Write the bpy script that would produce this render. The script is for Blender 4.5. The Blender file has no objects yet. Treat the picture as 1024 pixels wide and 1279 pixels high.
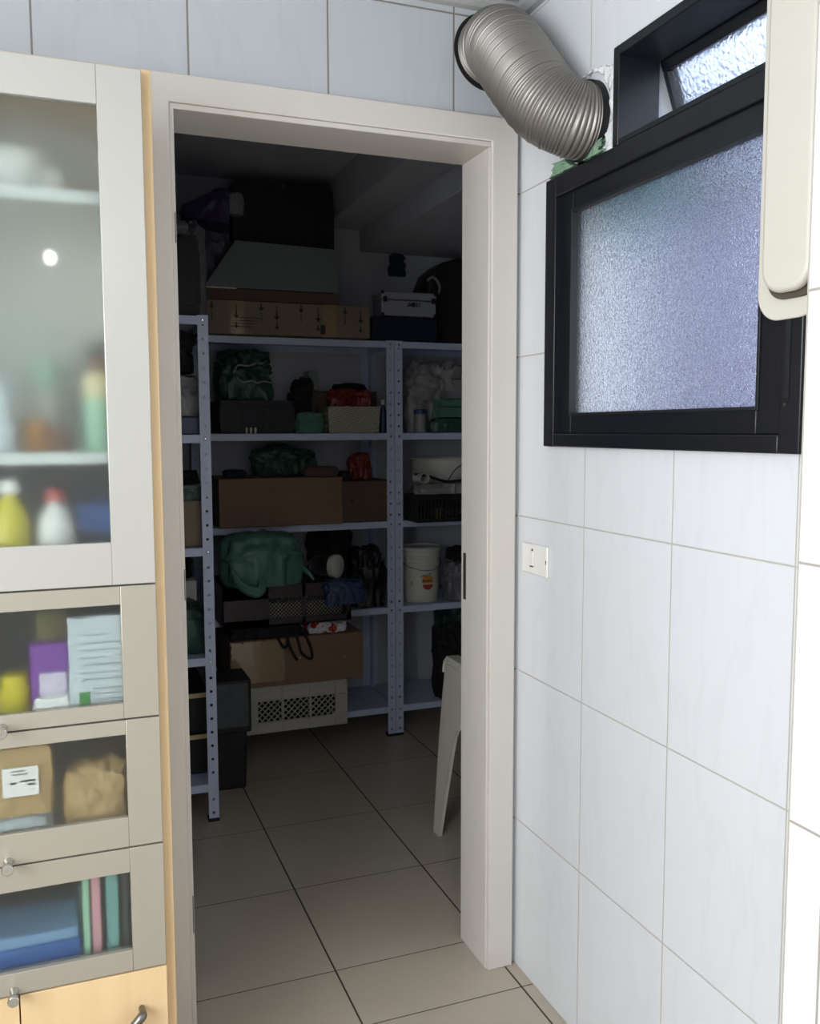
import bpy, bmesh, math, random
from mathutils import Vector, Matrix, noise
random.seed(7)
sc = bpy.context.scene
COL = sc.collection
PI = math.pi

# ------------------------------------------------------------------ materials
def lin(h):
    if isinstance(h, str):
        h = h.lstrip('#'); c = [int(h[i:i+2], 16)/255 for i in (0, 2, 4)]
    else: c = list(h)
    return tuple([(x/12.92 if x <= .04045 else ((x+.055)/1.055)**2.4) for x in c] + [1])

class NT:
    def __init__(s, name):
        s.m = bpy.data.materials.new(name); s.m.use_nodes = True
        s.t = s.m.node_tree; s.b = s.t.nodes['Principled BSDF']
    def n(s, typ, **kw):
        x = s.t.nodes.new(typ)
        for k, v in kw.items(): setattr(x, k, v)
        return x
    def l(s, a, b): s.t.links.new(a, b)
    def math(s, op, a, b=None, clamp=False):
        x = s.n('ShaderNodeMath', operation=op, use_clamp=clamp)
        for i, v in enumerate((a, b)):
            if v is None: continue
            if isinstance(v, (int, float)): x.inputs[i].default_value = v
            else: s.l(v, x.inputs[i])
        return x.outputs[0]
    def mix(s, f, a, b):
        x = s.n('ShaderNodeMix', data_type='RGBA')
        for i, v in ((0, f), (6, a), (7, b)):
            if isinstance(v, (int, float, tuple)): x.inputs[i].default_value = v
            else: s.l(v, x.inputs[i])
        return x.outputs[2]
    def coord(s):
        return s.n('ShaderNodeTexCoord').outputs['Object']
    def noise(s, scale, detail=3, vec=None, rough=.5):
        x = s.n('ShaderNodeTexNoise'); x.inputs['Scale'].default_value = scale
        x.inputs['Detail'].default_value = detail; x.inputs['Roughness'].default_value = rough
        s.l(vec if vec is not None else s.coord(), x.inputs['Vector']); return x.outputs['Fac']
    def bump(s, h, strength=.3, dist=.002):
        x = s.n('ShaderNodeBump'); x.inputs['Strength'].default_value = strength
        x.inputs['Distance'].default_value = dist; s.l(h, x.inputs['Height'])
        s.l(x.outputs[0], s.b.inputs['Normal']); return x
    def set(s, color=None, rough=None, metal=None, trans=None, ior=None, spec=None, coat=None, alpha=None, sheen=None):
        b = s.b
        if color is not None:
            if isinstance(color, (str, tuple, list)): b.inputs['Base Color'].default_value = lin(color)
            else: s.l(color, b.inputs['Base Color'])
        for k, v in (('Roughness', rough), ('Metallic', metal), ('Transmission Weight', trans), ('IOR', ior),
                     ('Specular IOR Level', spec), ('Coat Weight', coat), ('Alpha', alpha), ('Sheen Weight', sheen)):
            if v is not None:
                if isinstance(v, (int, float)): b.inputs[k].default_value = v
                else: s.l(v, b.inputs[k])

def plain(name, col, rough=.5, metal=0, var=.06, scale=25, bump=0, bdist=.001, **kw):
    t = NT(name); c = lin(col)
    d = tuple([max(0, x*(1-var*1.5)) for x in c[:3]] + [1]); e = tuple([min(1, x*(1+var)) for x in c[:3]] + [1])
    nz = t.noise(scale, 4)
    t.set(rough=rough, metal=metal, **kw)
    t.l(t.mix(nz, d, e), t.b.inputs['Base Color'])
    if bump: t.bump(t.noise(scale*3, 3), bump, bdist)
    return t.m

def tile_wall(name, ax, u0, du, v0, dv, base='#d9dcdf', grout='#c3bdb0', gw=.0016, vein=.5):
    """ceramic tiles, grout lines at u0+k*du along ax (0=x,1=y) and v0+k*dv along z"""
    t = NT(name); sep = t.n('ShaderNodeSeparateXYZ'); t.l(t.coord(), sep.inputs[0])
    def line(o, o0, d):
        f = t.math('DIVIDE', t.math('SUBTRACT', o, o0), d)
        fr = t.math('ABSOLUTE', t.math('SUBTRACT', t.math('FRACT', t.math('ADD', f, .5)), .5))
        dist = t.math('MULTIPLY', fr, d)
        r = t.n('ShaderNodeMapRange'); r.inputs[1].default_value = gw*.7; r.inputs[2].default_value = gw*1.6
        r.inputs[3].default_value = 1; r.inputs[4].default_value = 0; t.l(dist, r.inputs[0])
        return r.outputs[0], f
    a, fu = line(sep.outputs[ax], u0, du); b, fv = line(sep.outputs[2], v0, dv)
    g = t.math('MAXIMUM', a, b)
    # faint diagonal marble veins, a different cut on every tile
    cell = t.n('ShaderNodeCombineXYZ'); t.l(t.math('FLOOR', fu), cell.inputs[0]); t.l(t.math('FLOOR', fv), cell.inputs[1])
    add = t.n('ShaderNodeVectorMath', operation='MULTIPLY_ADD'); add.inputs[1].default_value = (3.7, 5.3, 2.1)
    t.l(cell.outputs[0], add.inputs[0]); t.l(t.coord(), add.inputs[2])
    mp = t.n('ShaderNodeMapping'); mp.inputs['Rotation'].default_value = (0.35, 0.35, 0); mp.inputs['Scale'].default_value = (3, 3, .7)
    t.l(add.outputs[0], mp.inputs[0])
    w = t.n('ShaderNodeTexNoise'); w.inputs['Scale'].default_value = 2.6; w.inputs['Detail'].default_value = 4
    t.l(mp.outputs[0], w.inputs['Vector'])
    r = t.n('ShaderNodeMapRange'); r.inputs[1].default_value = 0; r.inputs[2].default_value = .035; r.inputs[3].default_value = vein; r.inputs[4].default_value = 0
    t.l(t.math('ABSOLUTE', t.math('SUBTRACT', w.outputs['Fac'], .5)), r.inputs[0])
    c = lin(base); dk = tuple([x*.86 for x in c[:3]] + [1])
    col = t.mix(r.outputs[0], c, dk)
    col = t.mix(g, col, lin(grout)); t.l(col, t.b.inputs['Base Color'])
    t.l(t.math('ADD', t.math('MULTIPLY', g, .6), .14), t.b.inputs['Roughness'])
    h = t.math('SUBTRACT', t.math('MULTIPLY', t.noise(2.2, 1), .35), t.math('MULTIPLY', g, .5))
    t.bump(h, .55, .0035)
    return t.m

def tile_floor():
    t = NT('floor_tiles'); sep = t.n('ShaderNodeSeparateXYZ'); t.l(t.coord(), sep.inputs[0])
    gs = []
    for o, o0, d, w in ((0, -.370, .4242, .0022), (1, .1326, .4534, .0013)):
        src = sep.outputs[o]
        if o == 1: src = t.math('SUBTRACT', src, t.math('MULTIPLY', t.math('LESS_THAN', src, .1), .2158))   # kitchen rows are laid half a tile off
        f = t.math('DIVIDE', t.math('SUBTRACT', src, o0), d)
        fr = t.math('ABSOLUTE', t.math('SUBTRACT', t.math('FRACT', t.math('ADD', f, .5)), .5))
        r = t.n('ShaderNodeMapRange'); r.inputs[1].default_value = w*.7; r.inputs[2].default_value = w*1.5
        r.inputs[3].default_value = 1; r.inputs[4].default_value = 0; t.l(t.math('MULTIPLY', fr, d), r.inputs[0])
        gs.append(r.outputs[0])
    g = t.math('MAXIMUM', gs[0], gs[1])
    n1 = t.noise(3.0, 3, rough=.5); n2 = t.noise(38, 4)
    c = t.mix(n1, lin('#aa9f8f'), lin('#c3b8a7')); c = t.mix(t.math('MULTIPLY', n2, .35), c, lin('#a69c8d'))
    t.l(t.mix(g, c, lin('#3d332a')), t.b.inputs['Base Color'])
    t.l(t.math('ADD', t.math('MULTIPLY', g, .5), t.math('ADD', t.math('MULTIPLY', n1, .04), .27)), t.b.inputs['Roughness'])
    t.bump(t.math('SUBTRACT', t.math('MULTIPLY', n2, .08), g), .5, .002)
    return t.m

def wood(name, a, b, scale=1.0):
    t = NT(name); mp = t.n('ShaderNodeMapping'); mp.inputs['Scale'].default_value = (14*scale, 14*scale, 1.3*scale)
    t.l(t.coord(), mp.inputs[0])
    n = t.n('ShaderNodeTexNoise'); n.inputs['Scale'].default_value = 2; n.inputs['Detail'].default_value = 5
    n.inputs['Distortion'].default_value = .6; t.l(mp.outputs[0], n.inputs['Vector'])
    t.l(t.mix(n.outputs['Fac'], lin(a), lin(b)), t.b.inputs['Base Color']); t.set(rough=.42); t.bump(n.outputs['Fac'], .05, .001)
    return t.m

def pane(name, rough, col, bump=0, bscale=90, bdist=.004, ior=1.45, coat=0.0, mixt=0.0):
    t = NT(name); t.set(color=col, rough=rough, trans=1.0, ior=ior, coat=coat)
    t.b.inputs['Coat Roughness'].default_value = .04
    if bump:
        v = t.n('ShaderNodeTexVoronoi', feature='SMOOTH_F1'); v.inputs['Scale'].default_value = bscale
        nv = t.n('ShaderNodeTexNoise'); nv.inputs['Scale'].default_value = bscale*.5; t.l(t.coord(), nv.inputs['Vector'])
        ad = t.n('ShaderNodeVectorMath', operation='MULTIPLY_ADD'); ad.inputs[1].default_value = (.02, .02, .02)
        t.l(nv.outputs['Color'], ad.inputs[0]); t.l(t.coord(), ad.inputs[2])
        t.l(ad.outputs[0], v.inputs['Vector']); t.bump(v.outputs['Distance'], bump, bdist)
    if mixt:
        tr = t.n('ShaderNodeBsdfTransparent'); tr.inputs[0].default_value = lin(col)
        mx = t.n('ShaderNodeMixShader'); mx.inputs[0].default_value = mixt
        out = t.t.nodes['Material Output']
        t.l(t.b.outputs[0], mx.inputs[1]); t.l(tr.outputs[0], mx.inputs[2]); t.l(mx.outputs[0], out.inputs[0])
    return t.m

def bagmat(name, col, rough=.35, var=.25, trans=0.0, scale=14):
    t = NT(name); c = lin(col); n = t.noise(scale, 5, rough=.65)
    t.l(t.mix(n, tuple([x*(1-var) for x in c[:3]]+[1]), tuple([min(1, x*(1+var)) for x in c[:3]]+[1])), t.b.inputs['Base Color'])
    t.set(rough=rough, trans=trans); t.bump(t.noise(scale*2.2, 6, rough=.7), .6, .006)
    return t.m

def cardboard(name, col):
    t = NT(name); c = lin(col); n = t.noise(7, 5)
    t.l(t.mix(n, tuple([x*.82 for x in c[:3]]+[1]), tuple([min(1, x*1.08) for x in c[:3]]+[1])), t.b.inputs['Base Color'])
    t.set(rough=.75); w = t.n('ShaderNodeTexWave'); w.inputs['Scale'].default_value = 60; t.l(t.coord(), w.inputs['Vector'])
    t.bump(w.outputs['Fac'], .08, .0006); return t.m

M = dict(
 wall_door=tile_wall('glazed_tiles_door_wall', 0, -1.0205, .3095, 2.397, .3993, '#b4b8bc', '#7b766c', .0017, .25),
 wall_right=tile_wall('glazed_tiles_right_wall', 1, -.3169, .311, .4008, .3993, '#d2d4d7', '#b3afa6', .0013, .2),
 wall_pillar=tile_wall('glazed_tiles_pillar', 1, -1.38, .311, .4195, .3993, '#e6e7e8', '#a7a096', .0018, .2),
 edge_tile=plain('tile_edge', '#b5afa4', .8, var=.15, scale=60, bump=.5),
 plaster=plain('white_plaster', '#b9b7b3', .85, bump=.1),
 plaster_dim=plain('storeroom_paint', '#b6b9c2', .85, var=.08, scale=4, bump=.1),
 ceiling=plain('ceiling_paint', '#c4c7ca', .8),
 cornice=plain('cornice_plaster', '#a3a4a3', .8, bump=.2),
 floor=tile_floor(),
 frame_paint=plain('door_frame_paint', '#cbc5be', .38, var=.03, scale=6, bump=.12, bdist=.0008),
 frame_gap=plain('dark_slot', '#2b2826', .8),
 champagne=None,
 wood=wood('beech_laminate', '#d3b183', '#e2c79c'),
 white_board=plain('white_melamine', '#d8dcd9', .5),
 cab_glass=pane('frosted_cabinet_glass', .40, '#f3f9f7', ior=1.33, coat=.6),
 cab_glass_low=pane('frosted_drawer_glass', .30, '#f5faf8', ior=1.33, coat=.5),
 chrome=plain('satin_chrome', '#c9c9c6', .22, 1, var=.02),
 pewter=plain('brushed_pewter', '#7d7a74', .35, 1, var=.05),
 navy=plain('black_aluminium', '#0b0e15', .40, 0, var=.06, scale=30),
 navy_edge=plain('black_rubber_seal', '#0d0f14', .6),
 win_glass=pane('pebbled_window_glass', .26, '#f4f6fb', bump=.6, bscale=260, bdist=.0026, ior=1.38),
 sash_glass=pane('pebbled_sash_glass', .34, '#ccd3df', bump=.6, bscale=110, bdist=.004, ior=1.4),
 duct=None,
 black_ring=plain('black_rubber', '#101012', .7),
 foam=plain('green_foam', '#7f9f84', .9, var=.35, scale=60, bump=.9, bdist=.006),
 patch=plain('trowelled_patch', '#dedfdf', .7, var=.12, scale=18, bump=1.0, bdist=.01),
 cream=plain('cream_plastic', '#c6c2b6', .4, var=.02),
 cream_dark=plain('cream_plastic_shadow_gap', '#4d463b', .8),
 switch=plain('ivory_switch_plastic', '#e3e1da', .35, var=.02),
 steel=plain('grey_enamelled_steel', '#bec8e2', .36, var=.05, scale=12),
 bolt=plain('zinc_bolt', '#dddddd', .25, 1, var=.02),
 black=plain('black_plastic', '#0e0f12', .6),
 blackcloth=bagmat('black_cloth', '#131317', .8, .3),
 blacktex=bagmat('black_bag_film', '#16161b', .4, .3),
 darkbrown=plain('dark_maroon_leather', '#241b1f', .5),
 navybox=plain('navy_plastic', '#141c33', .45),
 bluecrate=plain('dark_blue_plastic', '#0e1220', .6),
 card=cardboard('brown_cardboard', '#7d614f'),
 card2=cardboard('light_cardboard', '#80725f'),
 card3=cardboard('dark_cardboard', '#5c4a3f'),
 greyboard=plain('grey_white_board', '#7f8487', .5, var=.04),
 print=plain('printing_ink', '#2a2623', .7),
 tape=plain('clear_parcel_tape', '#9b8468', .15, var=.1, coat=.8),
 purple=bagmat('purple_film', '#2b1a4a', .35),
 lilac=bagmat('lilac_film', '#4d485c', .4),
 whitebag=bagmat('white_film', '#8b8a8c', .4, .15),
 greybag=bagmat('grey_film', '#6d6c72', .4, .2),
 green=bagmat('teal_green_film', '#4a7469', .33, .3),
 green2=bagmat('dark_green_film', '#2a4a42', .35, .3),
 greencloth=bagmat('green_cloth', '#4b7365', .8, .2),
 alu=plain('ribbed_aluminium_sheet', '#9fa2ad', .4, .3, var=.05),
 red=bagmat('red_film', '#7a2c22', .3, .3),
 redw=None,
 woven=None,
 bluefilm=bagmat('blue_film', '#25375c', .3, .3),
 bluecloth=bagmat('blue_cloth', '#222f49', .8, .3),
 clear=pane('clear_plastic', .3, '#dfe4ea', ior=1.3, mixt=.15),
 white_pl=plain('white_plastic', '#c9c8c0', .45, var=.04),
 chair_pl=plain('cream_white_resin', '#cfccc0', .42, var=.04),
 cratewhite=plain('off_white_crate_plastic', '#b0aca2', .5, var=.06),
 orange=plain('orange_ink', '#d08a3c', .5), redink=plain('red_ink', '#a8402a', .5),
 yellow=plain('yellow_plastic', '#c9a03a', .5),
 brown_cloth=bagmat('pinkish_cloth', '#54403c', .8, .2),
)
# champagne painted door fronts
t = NT('champagne_lacquer'); t.set(color='#bab8b1', rough=.3, metal=.35)
mp = t.n('ShaderNodeMapping'); mp.inputs['Scale'].default_value = (1, 1, 60); t.l(t.coord(), mp.inputs[0])
t.bump(t.noise(6, 2, mp.outputs[0]), .04, .0005); M['champagne'] = t.m
t = NT('drawer_lacquer'); t.set(color='#aaa496', rough=.34, metal=.35)
t.bump(t.noise(20, 2), .03, .0005); M['drawer_lacquer'] = t.m
# aluminium duct foil
t = NT('duct_foil'); t.set(color='#918d88', rough=.45, metal=.8); t.bump(t.noise(90, 3), .25, .001); M['duct'] = t.m
# red white packet
t = NT('red_white_print'); v = t.n('ShaderNodeTexVoronoi'); v.inputs['Scale'].default_value = 22; t.l(t.coord(), v.inputs['Vector'])
t.l(t.mix(t.math('GREATER_THAN', v.outputs['Distance'], .42), lin('#a12722'), lin('#c8c6c8')), t.b.inputs['Base Color']); t.set(rough=.25); M['redw'] = t.m
# woven basket
t = NT('woven_plastic'); sp = t.n('ShaderNodeSeparateXYZ'); t.l(t.coord(), sp.inputs[0])
a = t.math('SINE', t.math('MULTIPLY', t.math('ADD', sp.outputs[0], t.math('MULTIPLY', sp.outputs[2], .6)), 330))
b = t.math('SINE', t.math('MULTIPLY', t.math('SUBTRACT', sp.outputs[2], t.math('MULTIPLY', sp.outputs[0], .35)), 420))
h = t.math('MULTIPLY', a, b); t.l(t.mix(t.math('ADD', t.math('MULTIPLY', h, .5), .5), lin('#8a877a'), lin('#bdbaab')), t.b.inputs['Base Color'])
t.bump(h, .7, .003); t.set(rough=.6); M['woven'] = t.m

# ------------------------------------------------------------------ mesh tools
class MB:
    def __init__(s): s.v = []; s.f = []
    def add(s, vs, fs):
        b = len(s.v); s.v += [tuple(v) for v in vs]; s.f += [tuple(b+i for i in f) for f in fs]; return s
    def box(s, x0, x1, y0, y1, z0, z1):
        if x0 > x1: x0, x1 = x1, x0
        if y0 > y1: y0, y1 = y1, y0
        if z0 > z1: z0, z1 = z1, z0
        return s.add([(x0,y0,z0),(x1,y0,z0),(x1,y1,z0),(x0,y1,z0),(x0,y0,z1),(x1,y0,z1),(x1,y1,z1),(x0,y1,z1)],
            [(0,3,2,1),(4,5,6,7),(0,1,5,4),(1,2,6,5),(2,3,7,6),(3,0,4,7)])
    def taper(s, x0, x1, y0, y1, z0, z1, k):
        cx, cy = (x0+x1)/2, (y0+y1)/2
        f = lambda x, y, z, q: (cx+(x-cx)*q, cy+(y-cy)*q, z)
        return s.add([f(x0,y0,z0,k),f(x1,y0,z0,k),f(x1,y1,z0,k),f(x0,y1,z0,k),(x0,y0,z1),(x1,y0,z1),(x1,y1,z1),(x0,y1,z1)],
            [(0,3,2,1),(4,5,6,7),(0,1,5,4),(1,2,6,5),(2,3,7,6),(3,0,4,7)])
    def prism(s, pts, ax, a, b):
        """extrude polygon along axis ax from a to b; pts are the other two coords in order"""
        def mk(p, t):
            q = list(p); q.insert(ax, t); return tuple(q)
        n = len(pts); vs = [mk(p, a) for p in pts] + [mk(p, b) for p in pts]
        return s.add(vs, [tuple(range(n)), tuple(range(2*n-1, n-1, -1))] + [(i, i+n, (i+1) % n+n, (i+1) % n) for i in range(n)])
    def bar(s, p, q, w, d=None, up=(0, 1, 0)):
        p, q = Vector(p), Vector(q); d = d or w; t = (q-p).normalized(); u = Vector(up)
        a = t.cross(u)
        if a.length < 1e-4: a = t.cross(Vector((1, 0, 0)))
        a.normalize(); b = t.cross(a).normalized()
        vs = [o+a*i*w/2+b*j*d/2 for o in (p, q) for i, j in ((-1,-1),(1,-1),(1,1),(-1,1))]
        return s.add(vs, [(0,1,2,3),(7,6,5,4),(0,4,5,1),(1,5,6,2),(2,6,7,3),(3,7,4,0)])
    def lathe(s, prof, c=(0,0,0), n=32, axis=2, cap=True):
        vs = []; fs = []; m = len(prof)
        for i in range(n):
            a = 2*PI*i/n
            for r, z in prof:
                p = [r*math.cos(a), r*math.sin(a)]; p.insert(axis, z)
                vs.append((c[0]+p[0], c[1]+p[1], c[2]+p[2]))
        for i in range(n):
            j = (i+1) % n
            for k in range(m-1): fs.append((i*m+k, j*m+k, j*m+k+1, i*m+k+1))
        if cap:
            fs.append(tuple(i*m for i in range(n))[::-1]); fs.append(tuple(i*m+m-1 for i in range(n)))
        return s.add(vs, fs)
    def tube(s, path, r, n=12, cap=True, closed=False):
        P = [Vector(p) for p in path]; R = r if isinstance(r, (list, tuple)) else [r]*len(P)
        vs = []; fs = []; u = None
        for i, p in enumerate(P):
            t = (P[min(i+1, len(P)-1)]-P[max(i-1, 0)]).normalized()
            if u is None: u = t.orthogonal().normalized()
            u = (u - t*u.dot(t)).normalized(); w = t.cross(u)
            for k in range(n):
                a = 2*PI*k/n; vs.append(p+(u*math.cos(a)+w*math.sin(a))*R[i])
        L = len(P)
        for i in range(L-1):
            for k in range(n): fs.append((i*n+k, i*n+(k+1) % n, (i+1)*n+(k+1) % n, (i+1)*n+k))
        if cap: fs.append(tuple(range(n))[::-1]); fs.append(tuple(range((L-1)*n, L*n)))
        return s.add(vs, fs)

ORG = {}
def build(name, mb, mat, parent=None, bevel=0, seg=2, smooth=False, solid=0, sub=0, label=None, origin=None, split=35):
    me = bpy.data.meshes.new(name)
    if parent is not None: o0 = ORG[parent.name]
    elif origin is not None: o0 = Vector(origin)
    else:
        xs, ys, zs = zip(*mb.v); o0 = Vector(((min(xs)+max(xs))/2, (min(ys)+max(ys))/2, min(zs)))
    me.from_pydata([(v[0]-o0[0], v[1]-o0[1], v[2]-o0[2]) for v in mb.v], [], mb.f)
    bm = bmesh.new(); bm.from_mesh(me); bmesh.ops.recalc_face_normals(bm, faces=bm.faces); bm.to_mesh(me); bm.free()
    me.materials.append(M[mat] if isinstance(mat, str) else mat)
    o = bpy.data.objects.new(name, me); COL.objects.link(o); ORG[o.name] = o0
    if parent is not None: o.parent = parent
    else: o.location = o0
    if bevel:
        m = o.modifiers.new('b', 'BEVEL'); m.width = bevel; m.segments = seg; m.limit_method = 'ANGLE'; m.angle_limit = math.radians(40)
    if solid:
        m = o.modifiers.new('s', 'SOLIDIFY'); m.thickness = solid; m.offset = 0
    if sub:
        m = o.modifiers.new('u', 'SUBSURF'); m.levels = sub; m.render_levels = sub
    if smooth or bevel or sub:
        for p in me.polygons: p.use_smooth = True
        if not sub:
            try: me.set_sharp_from_angle(angle=math.radians(split))
            except Exception: pass
    if label: o['label'] = label
    return o
def tag(o, label, cat, group=None):
    o['label'] = label; o['category'] = cat
    if group: o['group'] = group
    return o
def root(name, loc, label, cat, group=None):
    o = bpy.data.objects.new(name, None); COL.objects.link(o); o.location = loc; o.empty_display_size = .05
    ORG[o.name] = Vector(loc); return tag(o, label, cat, group)
def struct(name, mb, mat, parent=None, **kw):
    kw.setdefault('origin', (0, 0, 0))
    o = build(name, mb, mat, parent, **kw); 
    if parent is None: o['kind'] = 'structure'
    return o
def boolcut(o, mb):
    c = build('cutter', mb, 'black', origin=(0, 0, 0))
    m = o.modifiers.new('c', 'BOOLEAN'); m.operation = 'DIFFERENCE'; m.solver = 'EXACT'; m.object = c
    bpy.context.view_layer.update()
    dg = bpy.context.evaluated_depsgraph_get()
    me = bpy.data.meshes.new_from_object(o.evaluated_get(dg)); o.modifiers.clear(); o.data = me
    cm = c.data; bpy.data.objects.remove(c); bpy.data.meshes.remove(cm)

def cubesphere(n=22):
    """unit cube-sphere as verts/faces"""
    vs = {}; V = []; F = []
    def vid(p):
        k = tuple(round(x, 5) for x in p)
        if k not in vs: vs[k] = len(V); V.append(Vector(p))
        return vs[k]
    for ax in range(3):
        for sg in (-1, 1):
            for i in range(n):
                for j in range(n):
                    q = []
                    for a, b in ((i, j), (i+1, j), (i+1, j+1), (i, j+1)):
                        p = [math.tan((2*a/n-1)*PI/4), math.tan((2*b/n-1)*PI/4)]; p.insert(ax, sg); q.append(vid(p))
                    F.append(tuple(q if sg > 0 else q[::-1]))
    return V, F
CS = cubesphere(24)
def lump(x0, x1, y0, y1, z0, z1, seed=0, crumple=.1, freq=1.6, box=.45, sag=.35, knot=None, shape=None):
    """crumpled bag / cloth heap filling the given box, flat on its base"""
    V, F = CS; out = []
    c = Vector(((x0+x1)/2, (y0+y1)/2, (z0+z1)/2)); h = Vector(((x1-x0)/2, (y1-y0)/2, (z1-z0)/2))
    off = Vector((seed*7.31, seed*3.17, seed*5.71)); k = 1/max(h)
    for p in V:
        sph = p.normalized(); q = sph.lerp(p, box)
        q = Vector((min(1, max(-1, q.x)), min(1, max(-1, q.y)), min(1, max(-1, q.z))))
        w = Vector((q.x*h.x, q.y*h.y, q.z*h.z))*k*freq + off
        n1 = noise.noise(w); n2 = 1-abs(noise.noise(w*2.1+Vector((9, 2, 4))))*2; n3 = 1-abs(noise.noise(w*4.7))*2
        d = 1 - crumple*1.2 + crumple*(n1*1.3 + n2*.9 + n3*.35)
        # top sags into folds
        if q.z > 0: d -= sag*crumple*max(0, noise.noise(w*1.3+Vector((5, 5, 5))))*2
        r = Vector((q.x*h.x*d, q.y*h.y*d, q.z*h.z*d))
        if q.z < -.2: r.z = r.z + (-h.z - r.z)*min(1, (-q.z-.2)/.35)
        r.z = max(-h.z, min(h.z, r.z)); r.x = max(-h.x, min(h.x, r.x)); r.y = max(-h.y, min(h.y, r.y))
        if shape: r = shape(r, h)
        out.append(c+r)
    mb = MB(); mb.add(out, F)
    if knot:
        kx, ky, kz, kl = knot
        for s in (-1, 1):
            pts = [(kx+s*t*kl*.7+s*.003, ky-.01*math.sin(t*3), kz-.012+kl*math.sin(t*2.2)*.9) for t in [i/8 for i in range(9)]]
            mb.tube(pts, [.004+.012*math.sin(PI*min(1, i/8+.1)) for i in range(9)], 8)
    return mb
def bag(name, b, mat, label, cat, seed=0, group=None, **kw):
    return tag(build(name, lump(*b, seed=seed, **kw), mat, smooth=True, split=60), label, cat, group)
def P(*a):  # table order is x0,x1,y0,y1,z0,z1
    return a

# ------------------------------------------------------------------ room shell
XR = .086; X2 = XR+.15; ZC = 2.435; T = .1475; W = .746; H = 2.1
BX = 0.15
fl = MB().box(-2.5, 1.6, -4.3, 2.3, -.1, 0); struct('floor', fl, 'floor')
# door wall with opening
wd = MB().prism([(-2.5, 0), (-W-.02, 0), (-W-.02, H+.02), (.02, H+.02), (.02, 0), (X2, 0), (X2, ZC+.2), (-2.5, ZC+.2)], 1, 0, T)
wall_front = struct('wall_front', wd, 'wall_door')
boolcut(wall_front, MB().lathe([(.092, -.3), (.092, .5)], (0, 0, 2.322), 48, axis=1))
# storeroom faces get plain paint: thin plaster skin on the back of the door wall
ws = MB().box(-2.5, -W-.02, T, T+.008, 0, 2.56).box(.02, 1.6, T, T+.008, 0, 2.2)
struct('wall_storeroom_front', ws, 'plaster_dim')
struct('wall_back', MB().box(-1.0, 1.6, 2.18, 2.3, 0, 2.6), 'plaster_dim')
struct('wall_storeroom_left', MB().box(-1.0, -.845, T+.008, 2.18, 0, 2.6), 'plaster_dim')
struct('wall_storeroom_right', MB().box(1.45, 1.6, T+.008, 2.18, 0, 2.6), 'plaster_dim')
struct('ceiling_storeroom', MB().box(-1.0, 1.6, T+.008, 2.3, 2.555, 2.68), 'plaster_dim')
struct('trim_storeroom_beam', MB().box(.371, 1.45, T+.008, 2.18, 2.272, 2.372), 'plaster_dim', bevel=.003)
struct('ceiling_storeroom_lower', MB().box(.185, 1.45, T+.008, 2.18, 2.3722, 2.555), 'plaster_dim', bevel=.003)
# right wall (window openings), pillar
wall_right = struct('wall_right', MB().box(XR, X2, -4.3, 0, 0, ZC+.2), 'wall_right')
boolcut(wall_right, MB().box(XR-.1, X2+.1, -.93, -.19, 1.40, 1.965))
boolcut(wall_right, MB().box(XR-.1, X2+.1, -.93, -.434, 1.99, 2.165))
boolcut(wall_right, MB().lathe([(.083, XR-.05), (.083, X2+.05)], (0, -.312, 2.073), 48, axis=0))
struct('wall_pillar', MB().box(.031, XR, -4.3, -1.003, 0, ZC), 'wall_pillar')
struct('trim_pillar_edge', MB().box(.031, XR, -1.003, -.9995, 0, ZC), 'edge_tile')
struct('ceiling', MB().box(-2.5, X2, -4.3, 0, ZC, ZC+.12), 'ceiling')
struct('trim_cornice', MB().prism([(0, 2.412), (-.012, 2.416), (-.022, 2.427), (-.026, ZC), (0, ZC)], 0, -2.5, XR)
       .prism([(XR, 2.405), (XR-.012, 2.410), (XR-.022, 2.424), (XR-.024, ZC), (XR, ZC)], 1, -2.5, -.027), 'cornice')
# left wall with the kitchen's big window
wz0, wz1, wy0, wy1 = .75, 2.25, -3.7, -1.0
WX = -2.5
struct('wall_left', MB().box(WX-.12, WX, -4.3, wy0, 0, ZC).box(WX-.12, WX, wy1, 0, 0, ZC).box(WX-.12, WX, wy0, wy1, 0, wz0).box(WX-.12, WX, wy0, wy1, wz1, ZC), 'plaster')
struct('wall_rear', MB().box(-2.62, X2, -4.42, -4.3, 0, ZC), 'plaster')
lf = MB().box(WX-.08, WX-.03, wy0, wy0+.05, wz0, wz1).box(WX-.08, WX-.03, wy1-.05, wy1, wz0, wz1).box(WX-.08, WX-.03, wy0, wy1, wz0, wz0+.05).box(WX-.08, WX-.03, wy0, wy1, wz1-.05, wz1).box(WX-.08, WX-.03, (wy0+wy1)/2-.025, (wy0+wy1)/2+.025, wz0, wz1)
struct('window_2', lf, 'navy')

# ------------------------------------------------------------------ door frame
dr = root('door_frame', (-W/2, 0, 0), 'cream painted wooden frame around the open doorway to the storeroom', 'door frame')
dr['kind'] = 'structure'; dr.name = 'door_1'; ORG['door_1'] = ORG['door_frame']
del dr['category']
CW = .0745; CT = .014
j = MB().box(-W-.02, -W, -.002, T+.008, 0, H+.02); build('jamb', j, 'frame_paint', dr, bevel=.0015)
j = MB().box(0, .02, -.002, T+.008, 0, H+.02); build('jamb', j, 'frame_paint', dr, bevel=.0015)
j = MB().box(-W-.02, .02, -.002, T+.008, H, H+.02); build('head_jamb', j, 'frame_paint', dr, bevel=.0015)
c = MB().prism([(-W-CW, 0), (-W-.010, 0), (-W-.010, H+.012), (.004, H+.012), (.004, 0), (CW, 0), (CW, H+.071), (-W-CW, H+.071)], 1, -CT, 0); build('casing', c, 'frame_paint', dr, bevel=.003)
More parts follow.
